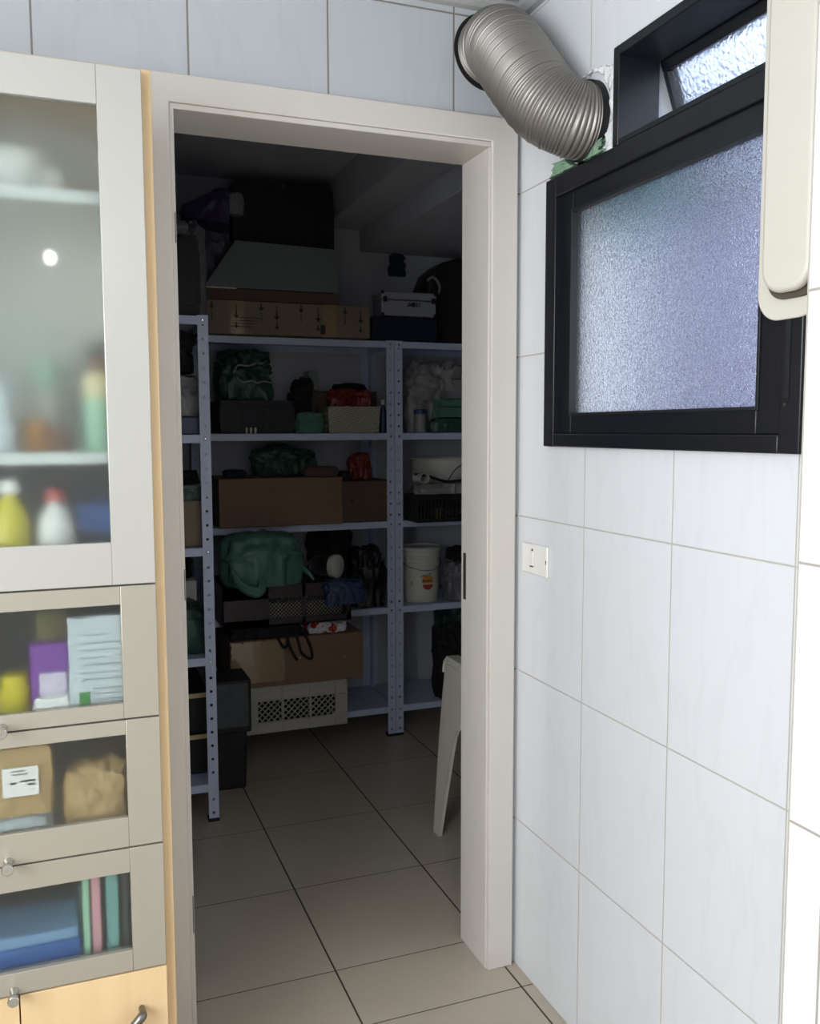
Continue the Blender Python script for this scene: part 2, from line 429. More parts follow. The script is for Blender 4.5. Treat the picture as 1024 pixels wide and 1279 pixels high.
c = MB().prism([(-W-.010, 0), (-W, 0), (-W, H), (.004, H), (.004, H+.012), (-W-.010, H+.012)], 1, -.007, 0); build('inner_bead', c, 'frame_paint', dr, bevel=.0015)
for z0, z1 in ((1.82, 1.885), (1.04, 1.11), (.26, .35)):
    build('hinge_slot', MB().box(-W-.0030, -W-.0012, -.0075, -.0065, z0, z1), 'frame_gap', dr)
build('strike_plate', MB().box(-.0015, .001, .125, .140, .965, 1.09), 'frame_gap', dr)

# ------------------------------------------------------------------ window in the right wall
def ring(y0, y1, z0, z1, w, xa, xb, wl=None, wr_=None, wt=None, wb=None):
    wl = wl or w; wr_ = wr_ or w; wt = wt or w; wb = wb or w      # y1 is the side nearer the corner
    return MB().box(xa, xb, y0, y0+wr_, z0, z1).box(xa, xb, y1-wl, y1, z0, z1).box(xa, xb, y0+wr_, y1-wl, z0, z0+wb).box(xa, xb, y0+wr_, y1-wl, z1-wt, z1)
win = bpy.data.objects.new('window_1', None); COL.objects.link(win); win.location = (XR, -.55, 1.376); win['kind'] = 'structure'
win['label'] = 'black aluminium window with pebbled glass and an open upper sash'
ORG['window_1'] = Vector(win.location)
build('window_frame', ring(-.958, -.165, 1.378, 1.984, .045, XR-.020, XR+.0, wb=.03), 'navy', win, bevel=.0025)
build('window_frame', ring(-.925, -.195, 1.402, 1.962, .05, XR+.0, XR+.045, wb=.03), 'navy', win, bevel=.002)
build('window_sash', ring(-.915, -.205, 1.408, 1.945, .060, XR-.012, XR+.018, wl=.068, wb=.046, wt=.05), 'navy', win, bevel=.002)
build('glazing_seal', ring(-.862, -.268, 1.448, 1.899, .006, XR-.016, XR+.004), 'navy_edge', win, bevel=.001)
build('window_pane', MB().box(XR+.001, XR+.006, -.866, -.264, 1.45, 1.898), 'win_glass', win)
build('sash_slot', MB().box(XR-.0215, XR-.0195, -.935, -.925, 1.465, 1.95), 'navy_edge', win)
build('window_screw', MB().lathe([(.0028, XR-.0225), (.0028, XR-.019)], (0, -.928, 1.455), 12, axis=0), 'pewter', win)
# upper light: fixed frame, sash swung open outwards
build('upper_frame', ring(-.958, -.430, 1.984, 2.178, .020, XR-.018, XR+.08, wb=.012), 'navy', win, bevel=.002)
us = MB(); pan = MB()
def sashpt(y, s, d=0):   # s along the sash from its top hinge, tilted outwards
    a = math.radians(20); return (XR+.086+s*math.sin(a)+d*math.cos(a), y, 2.17-s*math.cos(a)+d*math.sin(a))
def sashbox(mb, y0, y1, s0, s1, d0, d1):
    vs = [sashpt(y, s, d) for y, s, d in ((y0,s0,d0),(y1,s0,d0),(y1,s1,d0),(y0,s1,d0),(y0,s0,d1),(y1,s0,d1),(y1,s1,d1),(y0,s1,d1))]
    mb.add(vs, [(0,3,2,1),(4,5,6,7),(0,1,5,4),(1,2,6,5),(2,3,7,6),(3,0,4,7)])
for a in ((-.925, -.4365, 0, .030), (-.925, -.4365, .30, .33), (-.925, -.90, .030, .30), (-.4515, -.4365, .030, .30)): sashbox(us, a[0], a[1], a[2], a[3], 0, .03)
sashbox(pan, -.902, -.4495, .030, .302, .012, .017)
build('upper_sash', us, 'navy', win, bevel=.002); build('upper_sash_pane', pan, 'sash_glass', win)

# outside in the light well: pale wall across, a darker post and a teal towel
struct('wall_outside_corner', MB().box(X2+.001, 2.6, 0, T-.01, -1, 2.9), plain('blue_white_outside_render', '#e6ebf5', .9))
struct('column_outside', MB().box(.50, 1.4, -.10, -.002, -1, 2.26), plain('grey_outside_column', '#555671', .9))
tag(build('teal_towel', lump(.262, .29, -.40, -.12, 1.88, 2.08, seed=80, crumple=.1, box=.8), plain('teal_towel', '#1f9aa3', .9), smooth=True), 'teal towel hanging outside, seen blurred through the top of the window glass', 'towel')

# ------------------------------------------------------------------ duct, patch, foam
ctrl = [(0, .02, 2.322), (-.002, -.02, 2.322), (-.008, -.07, 2.312), (-.018, -.14, 2.262), (-.014, -.22, 2.178), (.002, -.276, 2.112), (.046, -.306, 2.078), (.092, -.312, 2.073)]
def catmull(pts, n):
    P_ = [Vector(p) for p in pts]; P_ = [P_[0]*2-P_[1]] + P_ + [P_[-1]*2-P_[-2]]; out = []
    for i in range(1, len(P_)-2):
        for k in range(n):
            t = k/n; a, b, c, d = P_[i-1:i+3]
            out.append(.5*((2*b)+(-a+c)*t+(2*a-5*b+4*c-d)*t*t+(-a+3*b-3*c+d)*t*t*t))
    out.append(P_[-2]); return out
path = catmull(ctrl, 60)
# resample evenly
L = [0]
for i in range(1, len(path)): L.append(L[-1]+(path[i]-path[i-1]).length)
NS = 1500; res = []; k = 0
for i in range(NS):
    d = L[-1]*i/(NS-1)
    while k < len(L)-2 and L[k+1] < d: k += 1
    f = (d-L[k])/max(1e-9, L[k+1]-L[k]); res.append(path[k].lerp(path[k+1], min(1, f)))
rad = []; ph = 0; cnt = 0; nxt = 5
rr_ = random.Random(3)
for i in range(NS):
    s_ = i/(NS-1)
    base = .0785 + .0055*math.sin(PI*min(1, s_*1.15)) - .002*max(0, s_-.85)/.15
    ph += .40
    c_ = 1-2*abs(math.sin(ph/2))**.7
    if ph > nxt: nxt = ph + 2*PI*rr_.choice((3, 4, 5, 7)); cnt = 16
    pleat = 0
    if cnt > 0: pleat = .0013*math.sin(PI*cnt/16); cnt -= 1
    rad.append(base - .0013*c_ + pleat)
dct = tag(build('flexible_duct', MB().tube(res, rad, 56, cap=False), 'duct', smooth=True, split=80, origin=(0, 0, 2.322)),
    'ribbed silver flexible duct curving from the wall above the doorway to the black window', 'duct')
build('collar', MB().lathe([(.0800, 0.012), (.0915, 0.012), (.0915, -.001), (.0800, -.001)], (0, 0, 2.322), 48, axis=1, cap=False), 'black_ring', dct, smooth=True)
build('end_ring', MB().lathe([(.0805, XR-.016), (.0825, XR-.016), (.0825, XR+.01), (.0805, XR+.01)], (0, -.312, 2.073), 48, axis=0, cap=False), 'black_ring', dct, smooth=True)
# hand-trowelled patch around the duct hole
def slab(poly, x0, th, seed, n=26, rag=.006):
    ys = [p[0] for p in poly]; zs = [p[1] for p in poly]; y0, y1, z0, z1 = min(ys), max(ys), min(zs), max(zs)
    def inside(y, z):
        c = False; m = len(poly)
        for i in range(m):
            a, b = poly[i], poly[(i+1) % m]
            if (a[1] > z) != (b[1] > z) and y < (b[0]-a[0])*(z-a[1])/(b[1]-a[1])+a[0]: c = not c
        return c
    mb = MB(); idx = {}
    nz = max(4, int(n*(z1-z0)/(y1-y0)))
    def vid(i, k):
        if (i, k) not in idx:
            y = y0+(y1-y0)*i/n; z = z0+(z1-z0)*k/nz
            h = th*(.55+.6*noise.noise(Vector((y*30+seed, z*30, seed)))+.3*noise.noise(Vector((y*80, z*80, seed))))
            idx[(i, k)] = len(mb.v); mb.v.append((x0-max(.001, h), y+rag*noise.noise(Vector((y*60, z*60, seed+3))), z+rag*noise.noise(Vector((y*60, z*60, seed+7)))))
        return idx[(i, k)]
    for i in range(n):
        for k in range(nz):
            if inside(y0+(y1-y0)*(i+.5)/n, z0+(z1-z0)*(k+.5)/nz): mb.f.append((vid(i, k), vid(i+1, k), vid(i+1, k+1), vid(i, k+1)))
    return mb
hole = [(-.312+.097*math.cos(a), 2.073+.098*math.sin(a)) for a in [i*PI/12 for i in range(25)]]
patch = slab([(-.428, 1.988), (-.428, 2.150), (-.36, 2.168), (-.25, 2.176), (-.205, 2.165), (-.206, 2.13), (-.2135, 2.073)] + hole[::-1][12:] + hole[::-1][1:13] + [(-.2135, 2.073), (-.213, 1.988)], XR-.001, .011, 3, 56)
tag(build('plaster_patch', patch, 'patch', smooth=True, solid=.004), 'rough white plaster patch packed around the duct beside the upper sash', 'plaster patch')
foam = MB()
foam = lump(XR-.024, XR-.001, -.400, -.178, 1.9865, 2.016, seed=4, crumple=.30, freq=7, box=.8,
    shape=lambda r, h: Vector((r.x, r.y, max(-h.z, min(r.z, 2.073-math.sqrt(max(0, .088**2-(r.y-.289+.312)**2))-2.00125)))))
tag(build('foam_strip', foam, 'foam', smooth=True), 'crumbly green foam strip squeezed between the duct and the top of the black window', 'foam filler')

# ------------------------------------------------------------------ cream wall unit at the right edge
def rrect(y0, y1, z0, z1, r, n=8):
    pts = []
    for cy, cz, a0 in ((y1-r, z1-r, 0), (y0+r, z1-r, 90), (y0+r, z0+r, 180), (y1-r, z0+r, 270)):
        for i in range(n+1):
            a = math.radians(a0+90*i/n); pts.append((cy+r*math.cos(a), cz+r*math.sin(a)))
    return pts
wu = root('wall_lamp_housing', (.05, -.93, 1.58), 'tall cream plastic wall unit with rounded lower corners overlapping the black window', 'wall unit')
wu.name = 'wall_mounted_unit'; ORG['wall_mounted_unit'] = ORG['wall_lamp_housing']
build('back_plate', MB().prism(rrect(-.998, -.866, 1.586, 2.30, .045), 0, .0595, .0655), 'cream', wu, bevel=.002)
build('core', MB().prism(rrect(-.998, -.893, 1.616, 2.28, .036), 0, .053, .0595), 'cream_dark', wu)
build('cover', MB().prism(rrect(-.998, -.898, 1.624, 2.29, .04), 0, .034, .054), 'cream', wu, bevel=.008, seg=4)

# ------------------------------------------------------------------ light switch
sw = root('light_switch', (XR, -.104, 1.10), 'ivory light switch plate on the white tiles right of the doorway', 'light switch')
build('cover_plate', MB().box(XR-.007, XR, -.166, -.040, 1.062, 1.137), 'switch', sw, bevel=.003)
build('rocker', MB().box(XR-.0105, XR-.007, -.103, -.084, 1.083, 1.118), 'switch', sw, bevel=.0015)
build('marking', MB().box(XR-.0108, XR-.0070, -.101, -.086, 1.0805, 1.0822), 'print', sw)
build('marking', MB().prism([(-.0985, 1.120), (-.0885, 1.120), (-.0935, 1.126)], 0, XR-.0078, XR-.007), 'print', sw)
build('screw_slot', MB().box(XR-.0076, XR-.0069, -.163, -.160, 1.095, 1.104), 'print', sw)

# ------------------------------------------------------------------ tall cabinet on the left
CX0, CX1, CY = -1.390, -.822, -.33
cab = root('kitchen_cabinet', (-1.106, -.17, 0), 'tall kitchen cabinet with a champagne glass door, three glazed flaps and wooden doors', 'cabinet')
body = MB().box(CX1-.018, CX1, CY, -.016, .0, 2.052).box(CX0, CX0+.018, CY, -.016, 0, 2.052).box(CX0+.018, CX1-.018, CY, -.016, 2.034, 2.052)
build('carcass', body, 'wood', cab, bevel=.0015)
build('back_board', MB().box(CX0+.018, CX1-.018, -.024, -.016, 1.358, 2.034), 'white_board', cab)
build('back_board', MB().box(CX0+.018, CX1-.018, -.024, -.016, .06, 1.358), plain('shaded_grey_backing', '#3f4244', .6), cab)  # dark colour stands in for the weaker light in the lower compartments
for z in (1.128, .880, .637, .395, .06): build('divider_board', MB().box(CX0+.018, CX1-.018, CY+.001, -.024, z, z+.016), 'white_board', cab)
for z in (1.820, 1.358): build('shelf', MB().box(CX0+.018, CX1-.018, CY+.03, -.024, z, z+.020), 'white_board', cab)
DX0, DX1 = CX0+.018, -.8405
def front(name, z0, z1, gx1, gz0, gz1, mat, gm, knobz=None):
    gx0 = DX0+(DX1-gx1)
    y0, y1 = -.352, -.332
    f = MB().box(gx1, DX1, y0, y1, z0, z1).box(DX0, gx0, y0, y1, z0, z1).box(gx0, gx1, y0, y1, z0, gz0).box(gx0, gx1, y0, y1, gz1, z1)
    fo = build(name, f, mat, cab, bevel=.0012)
    build('glass_pane', MB().box(gx0-.004, gx1+.004, -.343, -.339, gz0-.004, gz1+.004), gm, fo)
    if knobz:
        kx = (DX0+DX1)/2
        build('knob', MB().lathe([(.0005, .0), (.0085, -.0), (.0075, -.004), (.005, -.008), (.005, -.018), (.0095, -.024), (.0098, -.034), (.0085, -.0355), (.0005, -.0355)], (kx, -.352, knobz), 24, axis=1, cap=False), 'chrome', fo, smooth=True, label='round satin chrome knob')
    return fo
front('glass_door', 1.1405, 2.043, -.9155, 1.218, 1.976, 'champagne', 'cab_glass')
front('flap_door', .8925, 1.1375, -.903, .922, 1.104, 'drawer_lacquer', 'cab_glass_low', .900)
front('flap_door', .6485, .8895, -.901, .706, .862, 'drawer_lacquer', 'cab_glass_low', .656)
front('flap_door', .4065, .6455, -.901, .448, .599, 'drawer_lacquer', 'cab_glass_low', .414)
XM = (DX0+DX1)/2+.008
for a, b in ((XM+.0012, DX1), (DX0, XM-.0012)):
    d = build('wooden_door', MB().box(a, b, -.352, -.332, .06, .4035), 'wood', cab, bevel=.001)
    hx = b-.048 if a > XM else a+.048; s = -1 if a > XM else 1
    hp = [(hx, -.352, .330), (hx, -.372, .331), (hx+s*.004, -.379, .327), (hx+s*.030, -.381, .303), (hx+s*.062, -.381, .276), (hx+s*.07, -.372, .27), (hx+s*.07, -.352, .27)]
    build('handle', MB().tube([tuple(p) for p in catmull(hp, 6)], [.0055+.0035*math.exp(-((i-12)/7)**2) for i in range(37)], 12), 'pewter', d, smooth=True)

# cabinet contents --------------------------------------------------------------
def L_(name, prof, c, mat, label, cat, group=None, n=28, **kw):
    return tag(build(name, MB().lathe(prof, c, n, **kw), mat, smooth=True, split=40), label, cat, group)
pl = lambda n_, c, r=.5, **k: plain(n_, c, r, **k)
m_yel = pl('yellow_liquid', '#d8c92a', .3); m_wht = pl('bright_white_plastic', '#f2f2ee', .4); m_amb = pl('amber_glaze', '#c8871e', .3)
m_brn = pl('brown_jar_glaze', '#7d4a2c', .4); m_pgr = pl('pale_green_plastic', '#a9d6b8', .4); m_crm = pl('cream_label', '#efe2b0', .5)
m_blu = pl('mid_blue_plastic', '#2c62ab', .4); m_lbl = pl('light_blue_plastic', '#7fa7cf', .4); m_pnk = pl('pink_plastic', '#e3a9b1', .5)
m_teal = pl('teal_plastic', '#7fb5b0', .5); m_tan = bagmat('tan_grains_bag', '#b99a68', .35, .2, scale=30); m_silver = bagmat('silver_pouch', '#c9d2d6', .3, .1)
m_pur = bagmat('purple_white_pouch', '#7b3fa0', .35, .15); m_dk = pl('dark_grey_tin', '#40464a', .5); m_dt = pl('dark_tan_pack', '#9c7f4e', .5)
Z1, Z2, Z3 = 1.8405, 1.3785, 1.1445
SY = -.20
# top shelf: stacked white bowls
bp = [(.001, .0), (.022, 0), (.024, .006), (.050, .028), (.052, .030), (.049, .030), (.022, .008), (.001, .007)]
for i in range(3):
    L_('serving_bowl', [(r*1.25, z*1.2) for r, z in bp], (-1.052, -.20, Z1+.018*i+.0006*i), m_wht, ['white bowl at the bottom of the stack on the cabinet top shelf', 'white bowl in the middle of the stack on the cabinet top shelf', 'white bowl on top of the stack on the cabinet top shelf'][i], 'bowl', 'white bowls on the top cabinet shelf', cap=False)
L_('storage_jar', [(.001, 0), (.027, 0), (.029, .006), (.029, .048), (.024, .054), (.001, .054)], (-.994, -.20, Z1), m_wht, 'small round white jar right of the bowls on the cabinet top shelf', 'jar', cap=False)
# middle shelf
L_('storage_jar', [(.001, 0), (.024, 0), (.026, .005), (.026, .048), (.018, .062), (.001, .062)], (-1.040, -.18, Z2), m_amb, 'small amber jar on the middle cabinet shelf', 'jar', cap=False)
L_('storage_jar', [(.001, 0), (.020, 0), (.021, .004), (.021, .042), (.001, .044)], (-.998, -.20, Z2), m_brn, 'small brown jar beside the amber jar in the cabinet', 'jar', cap=False)
gb = root('spray_can', (-.923, -.22, Z2), 'pale green bottle with cream band and brown cap beside the glass door edge', 'bottle'); gb.name = 'pale_green_bottle'; ORG[gb.name] = ORG['spray_can']
build('bottle_body', MB().lathe([(.001, 0), (.025, 0), (.027, .004), (.027, .105), (.001, .105)], (-.923, -.22, Z2), 28, cap=False), m_pgr, gb, smooth=True)
build('band', MB().lathe([(.0275, .10), (.0275, .140), (.018, .150), (.001, .150)], (-.923, -.22, Z2), 28, cap=False), m_crm, gb, smooth=True)
build('cap', MB().lathe([(.016, .150), (.016, .176), (.001, .176)], (-.923, -.22, Z2), 28, cap=False), m_brn, gb, smooth=True)
wb = root('white_bottle', (-1.018, -.12, Z2), 'slim white bottle with pale green cap at the back of the middle cabinet shelf', 'bottle')
build('bottle_body', MB().lathe([(.001, 0), (.020, 0), (.021, .006), (.021, .11), (.010, .13), (.001, .13)], (-1.018, -.12, Z2), 24, cap=False), m_wht, wb, smooth=True)
build('cap', MB().lathe([(.024, .12), (.026, .175), (.001, .18)], (-1.018, -.12, Z2), 24, cap=False), m_pgr, wb, smooth=True)
bag('flour_bag', (-1.135, -1.065, -.26, -.16, Z2, Z2+.145), m_silver, 'tall whitish bag at the left of the middle cabinet shelf', 'bag', 11, crumple=.12)
tag(build('carton', MB().box(-.940, -.888, -.12, -.05, Z2, Z2+.215), m_dk, bevel=.002), 'dark grey carton standing at the back right of the middle cabinet shelf', 'box')
# lower shelf of the glass door
def bottle(c, h, r, mb_, mc, lab, capname='cap'):
    b = root('detergent_bottle', c, lab, 'bottle')
    build('bottle_body', MB().lathe([(.001, 0), (r*.95, 0), (r, .006), (r, h*.55), (r*.8, h*.72), (r*.36, h*.84), (r*.36, h*.87), (.001, h*.87)], c, 28, cap=False), mb_, b, smooth=True)
    build('cap', MB().lathe([(r*.5, h*.87), (r*.55, h*.9), (r*.42, h), (.001, h)], c, 28, cap=False), mc, b, smooth=True)
bottle((-1.083, -.27, Z3), .185, .032, m_yel, m_wht, 'yellow detergent bottle with white cap behind the glass door')
bottle((-1.007, -.26, Z3), .165, .034, m_wht, pl('red_cap', '#c0504d', .4), 'white detergent bottle with red cap behind the glass door')
tag(build('sponge_pack', MB().box(-.972, -.888, -.24, -.15, Z3+.075, Z3+.135), m_blu, bevel=.008), 'blue packet on a grey tin at the right of the lower cabinet shelf', 'packet')
tag(build('storage_tin', MB().box(-.968, -.890, -.25, -.14, Z3, Z3+.074), m_dk, bevel=.004), 'grey tin under the blue packet in the cabinet', 'tin')
# flap 1
ZA = .8965
wp = root('foil_pouch', (-.946, -.318, ZA), 'white foil pouch with printed lines standing behind the top flap glass', 'pouch')
build('pouch_body', lump(-.995, -.890, -.327, -.300, ZA, ZA+.185, seed=2, crumple=.03, freq=3, box=.97), m_silver, wp, smooth=True)
lines = MB()
for i, (zz, x0, x1) in enumerate([(.150, -.965, -.930), (.135, -.975, -.905), (.122, -.97, -.91), (.108, -.975, -.93), (.095, -.965, -.905), (.080, -.975, -.92), (.068, -.972, -.905), (.050, -.955, -.905), (.040, -.955, -.905), (.030, -.955, -.905)]):
    lines.box(x0, x1, -.3285, -.3275, ZA+zz, ZA+zz+.0018)
build('printed_lines', lines, pl('grey_ink', '#9aa3a8', .6), wp)
build('printed_mark', MB().box(-.978, -.960, -.3287, -.3277, ZA+.022, ZA+.046), pl('green_ink', '#3f8f46', .6), wp)
pp = root('purple_pouch', (-1.02, -.29, ZA), 'purple and white pouch leaning beside the white foil pouch', 'pouch')
build('pouch_body', lump(-1.062, -.985, -.295, -.262, ZA, ZA+.135, seed=5, crumple=.06, freq=2, box=.9), m_pur, pp, smooth=True)
build('label_patch', MB().box(-1.045, -.998, -.299, -.294, ZA+.02, ZA+.08), pl('pale_lilac_print', '#d8cfe0', .5), pp, bevel=.002)
L_('mustard_jar', [(.001, 0), (.026, 0), (.028, .005), (.028, .055), (.022, .062), (.022, .078), (.001, .078)], (-1.088, -.27, ZA), m_yel, 'yellow jar behind the top flap glass', 'jar', cap=False)
bag('white_sachet', (-1.058, -.990, -.328, -.298, ZA, ZA+.045), m_wht, 'low white sachet at the foot of the purple pouch', 'sachet', 8)
tag(build('olive_carton', MB().box(-1.05, -1.0, -.19, -.12, ZA, ZA+.17), pl('olive_card', '#8c8650', .6), bevel=.002), 'olive carton at the back behind the top flap', 'box')
# flap 2
ZB = .6535
bag('grain_bag', (-1.015, -.893, -.325, -.245, ZB, ZB+.150), m_tan, 'tan bag of grains behind the middle flap glass', 'bag', 9, crumple=.12)
br = root('bread_pack', (-1.085, -.29, ZB+.072), 'brown packet with a white price sticker behind the middle flap glass', 'packet')
build('pack_body', lump(-1.135, -1.025, -.327, -.255, ZB+.072, ZB+.205, seed=6, crumple=.08, box=.8), m_tan, br, smooth=True)
st = build('price_sticker', MB().box(-1.112, -1.052, -.3315, -.3295, ZB+.112, ZB+.165), m_wht, br)
tx = MB()
for x0, x1, z0, z1 in ((-1.082, -1.058, .138, .141), (-1.070, -1.058, .131, .134), (-1.099, -1.090, .135, .139), (-1.096, -1.070, .152, .1535), (-1.098, -1.074, .158, .1595)): tx.box(x0, x1, -.3325, -.3315, ZB+z0, ZB+z1)
build('sticker_text', tx, 'print', st)
bag('rice_bag', (-1.135, -1.030, -.322, -.245, ZB, ZB+.070), m_silver, 'whitish bag under the brown packet behind the middle flap', 'bag', 10)
# flap 3
ZD = .4115
tag(build('lunch_box', MB().box(-1.20, -.990, -.318, -.20, ZD+.002, ZD+.060), m_blu, bevel=.006), 'blue plastic box lying behind the lowest flap glass', 'box')
tag(build('box_lid', MB().box(-1.205, -.995, -.315, -.19, ZD+.0605, ZD+.082), m_lbl, bevel=.004), 'light blue lid lying on the blue box behind the lowest flap', 'lid')
def slat(x0, dx, m, lab, nm):
    o = tag(build(nm, MB().box(x0, x0+dx, -.315, -.17, ZD, ZD+.19), m, bevel=.002), lab, 'board', 'upright boards behind the lowest flap')
slat(-.986, .012, m_pgr, 'thin pale green board standing right of the blue box', 'cutting_board')
slat(-.970, .016, m_pnk, 'pink board standing between pale green and teal boards', 'cutting_board')
slat(-.944, .022, m_teal, 'teal board standing at the right of the pink one', 'cutting_board')
slat(-.916, .012, m_dk, 'grey board standing rightmost behind the lowest flap', 'cutting_board')

# ------------------------------------------------------------------ steel shelving
SHZ = [1.812, 1.403, 1.004, .608, .142]
def strip(mb, o, u, w, h, pitch=.05, r=.0056, z0=.03):
    """vertical sheet-metal strip with round holes"""
    o, u = Vector(o), Vector(u); n = int((h-.004)//pitch)
    z = 0; cells = [(0, z0-pitch/2+.0)] if z0 > pitch/2 else []
    def pt(a, zz): return o+u*a+Vector((0, 0, zz))
    zs = max(0, z0-pitch/2)
    if zs > 0: mb.add([pt(0, 0), pt(w, 0), pt(w, zs), pt(0, zs)], [(0, 1, 2, 3)])
    zc = zs+pitch/2
    while zc+pitch/2 <= h+1e-6:
        a, b = zc-pitch/2, zc+pitch/2
        outer = [(w, zc), (w, b), (w/2, b), (0, b), (0, zc), (0, a), (w/2, a), (w, a)]
        inner = [(w/2+r*math.cos(i*PI/4), zc+r*math.sin(i*PI/4)) for i in range(8)]
        vs = [pt(*p) for p in outer]+[pt(*p) for p in inner]
        mb.add(vs, [(i, (i+1) % 8, 8+(i+1) % 8, 8+i) for i in range(8)]); zc += pitch
    zt = zc-pitch/2
    if zt < h: mb.add([pt(0, zt), pt(w, zt), pt(w, h), pt(0, h)], [(0, 1, 2, 3)])
def shelving(x0, x1, y0, y1, label):
    r_ = root('metal_shelving_unit', ((x0+x1)/2, (y0+y1)/2, 0), label, 'shelving unit', 'grey perforated steel shelving units')
    PW = .036
    for sx in (0, 1):
        for sy in (0, 1):
            px = x0 if not sx else x1; py = y0 if not sy else y1; ux = 1 if not sx else -1; uy = 1 if not sy else -1
            mb = MB(); strip(mb, (px, py, .004), (ux, 0, 0), PW, 1.811); strip(mb, (px, py, .004), (0, uy, 0), PW, 1.811)
            p = build('post', mb, 'steel', r_, solid=.0018)
            build('foot', MB().box(px-ux*.002, px+ux*(PW+.001), py-uy*.002, py+uy*(PW+.001), 0, .014), 'black', p, bevel=.002)
            if sy == 0:
                for z in SHZ: build('bolt', MB().lathe([(.0052, 0), (.0052, -.003), (.003, -.0045), (.0005, -.0045)], (px+ux*PW/2, py-.001, z-.014), 12, axis=1, cap=True), 'bolt', p, smooth=True)
    for z in SHZ:
        e = .0025
        mb = MB().box(x0+e, x1-e, y0+e, y1-e, z-.0016, z).box(x0+e, x1-e, y0+e-.001, y0+e+.001, z-.029, z).box(x0+e, x1-e, y1-e-.001, y1-e+.001, z-.029, z)
        mb.box(x0+e-.001, x0+e+.001, y0+e, y1-e, z-.029, z).box(x1-e-.001, x1-e+.001, y0+e, y1-e, z-.029, z)
        mb.box(x0+e, x1-e, y0+e, y0+.014, z-.029, z-.027)
        build('shelf', mb, 'steel', r_)
    return r_
shelving(-.451, .403, 1.79, 2.16, 'grey steel shelving unit against the back wall, the fuller of the two, left of centre')
shelving(.407, 1.261, 1.79, 2.16, 'grey steel shelving unit at the back right holding the white bucket')
shelving(-.815, -.509, 1.167, 2.07, 'grey steel shelving unit along the left wall nearest the doorway, only its end showing')

# ------------------------------------------------------------------ storeroom contents
def carton(name, b, mat, label, tape=True, cat='box', flaps=False):
    x0, x1, y0, y1, z0, z1 = b
    r_ = root(name, ((x0+x1)/2, (y0+y1)/2, z0), label, cat)
    build('box_body', MB().box(x0, x1, y0, y1, z0, z1), mat, r_, bevel=.003)
    if tape:
        tw = .03; c = (x0+x1)/2 if tape is True else tape
        build('tape', MB().box(c-tw, c+tw, y0-.0012, y0-.0002, z0+.0, z1).box(c-tw, c+tw, y0-.0012, y1, z1+.0001, z1+.001), 'tape', r_)
    return r_
# --- top of the back unit
S1 = 1.8165
r_ = carton('printed_carton', (-.440, .278, 1.75, 2.12, S1, 1.953), 'card2', 'long brown carton printed with dark arrow marks on top of the back shelves', tape=.095)
pm = MB(); yy = 1.75
def arrow(x, z, s, up=1):
    pm.prism([(x-s*.18, z-up*s), (x+s*.18, z-up*s), (x+s*.18, z), (x+s*.8, z), (x, z+up*s*.9), (x-s*.8, z), (x-s*.18, z)], 1, yy-.0016, yy-.0001)
for i, x in enumerate((-.405, -.305, -.20, -.135, -.03, .045, .165, .235)):
    up = 1 if i % 2 else -1
    arrow(x, S1+.112, .016, -1) if i % 2 == 0 else arrow(x, S1+.078, .017, -1)
    for k in range(4): pm.box(x-.003, x+.003, yy-.0016, yy-.0001, S1+.008+k*.009+(.05 if i % 2 == 0 else .08), S1+.0125+k*.009+(.05 if i % 2 == 0 else .08))
    if i % 2: arrow(x, S1+.035, .013, -1)
for k in range(4): pm.box(-.33+.01*k, -.24+.012*k, yy-.0016, yy-.0001, S1+.03+k*.012, S1+.0325+k*.012)
pm.box(.055, .075, yy-.0016, yy-.0001, S1+.01, S1+.05)
build('print', pm, 'print', r_)
build('tape', MB().box(-.33, -.27, yy-.0013, yy-.0002, S1, 1.952), 'tape', r_)
r_ = root('open_carton', (-.147, 1.93, 1.955), 'shallow brown box with a raised grey-white flap, lying on the printed carton', 'box')
build('box_body', MB().box(-.436, .143, 1.765, 2.15, 1.955, 2.004), 'card3', r_, bevel=.003)
build('rim', MB().box(-.437, -.30, 1.7635, 1.768, 2.002, 2.007), 'white_pl', r_)
fv = [(-.430, 1.768, 2.0075), (.143, 1.768, 2.0075), (.158, 1.84, 2.205), (-.285, 1.84, 2.215)]
build('flap', MB().add(fv+[(a, b+.006, c) for a, b, c in fv], [(0,1,2,3),(7,6,5,4),(0,4,5,1),(1,5,6,2),(2,6,7,3),(3,7,4,0)]), 'greyboard', r_)
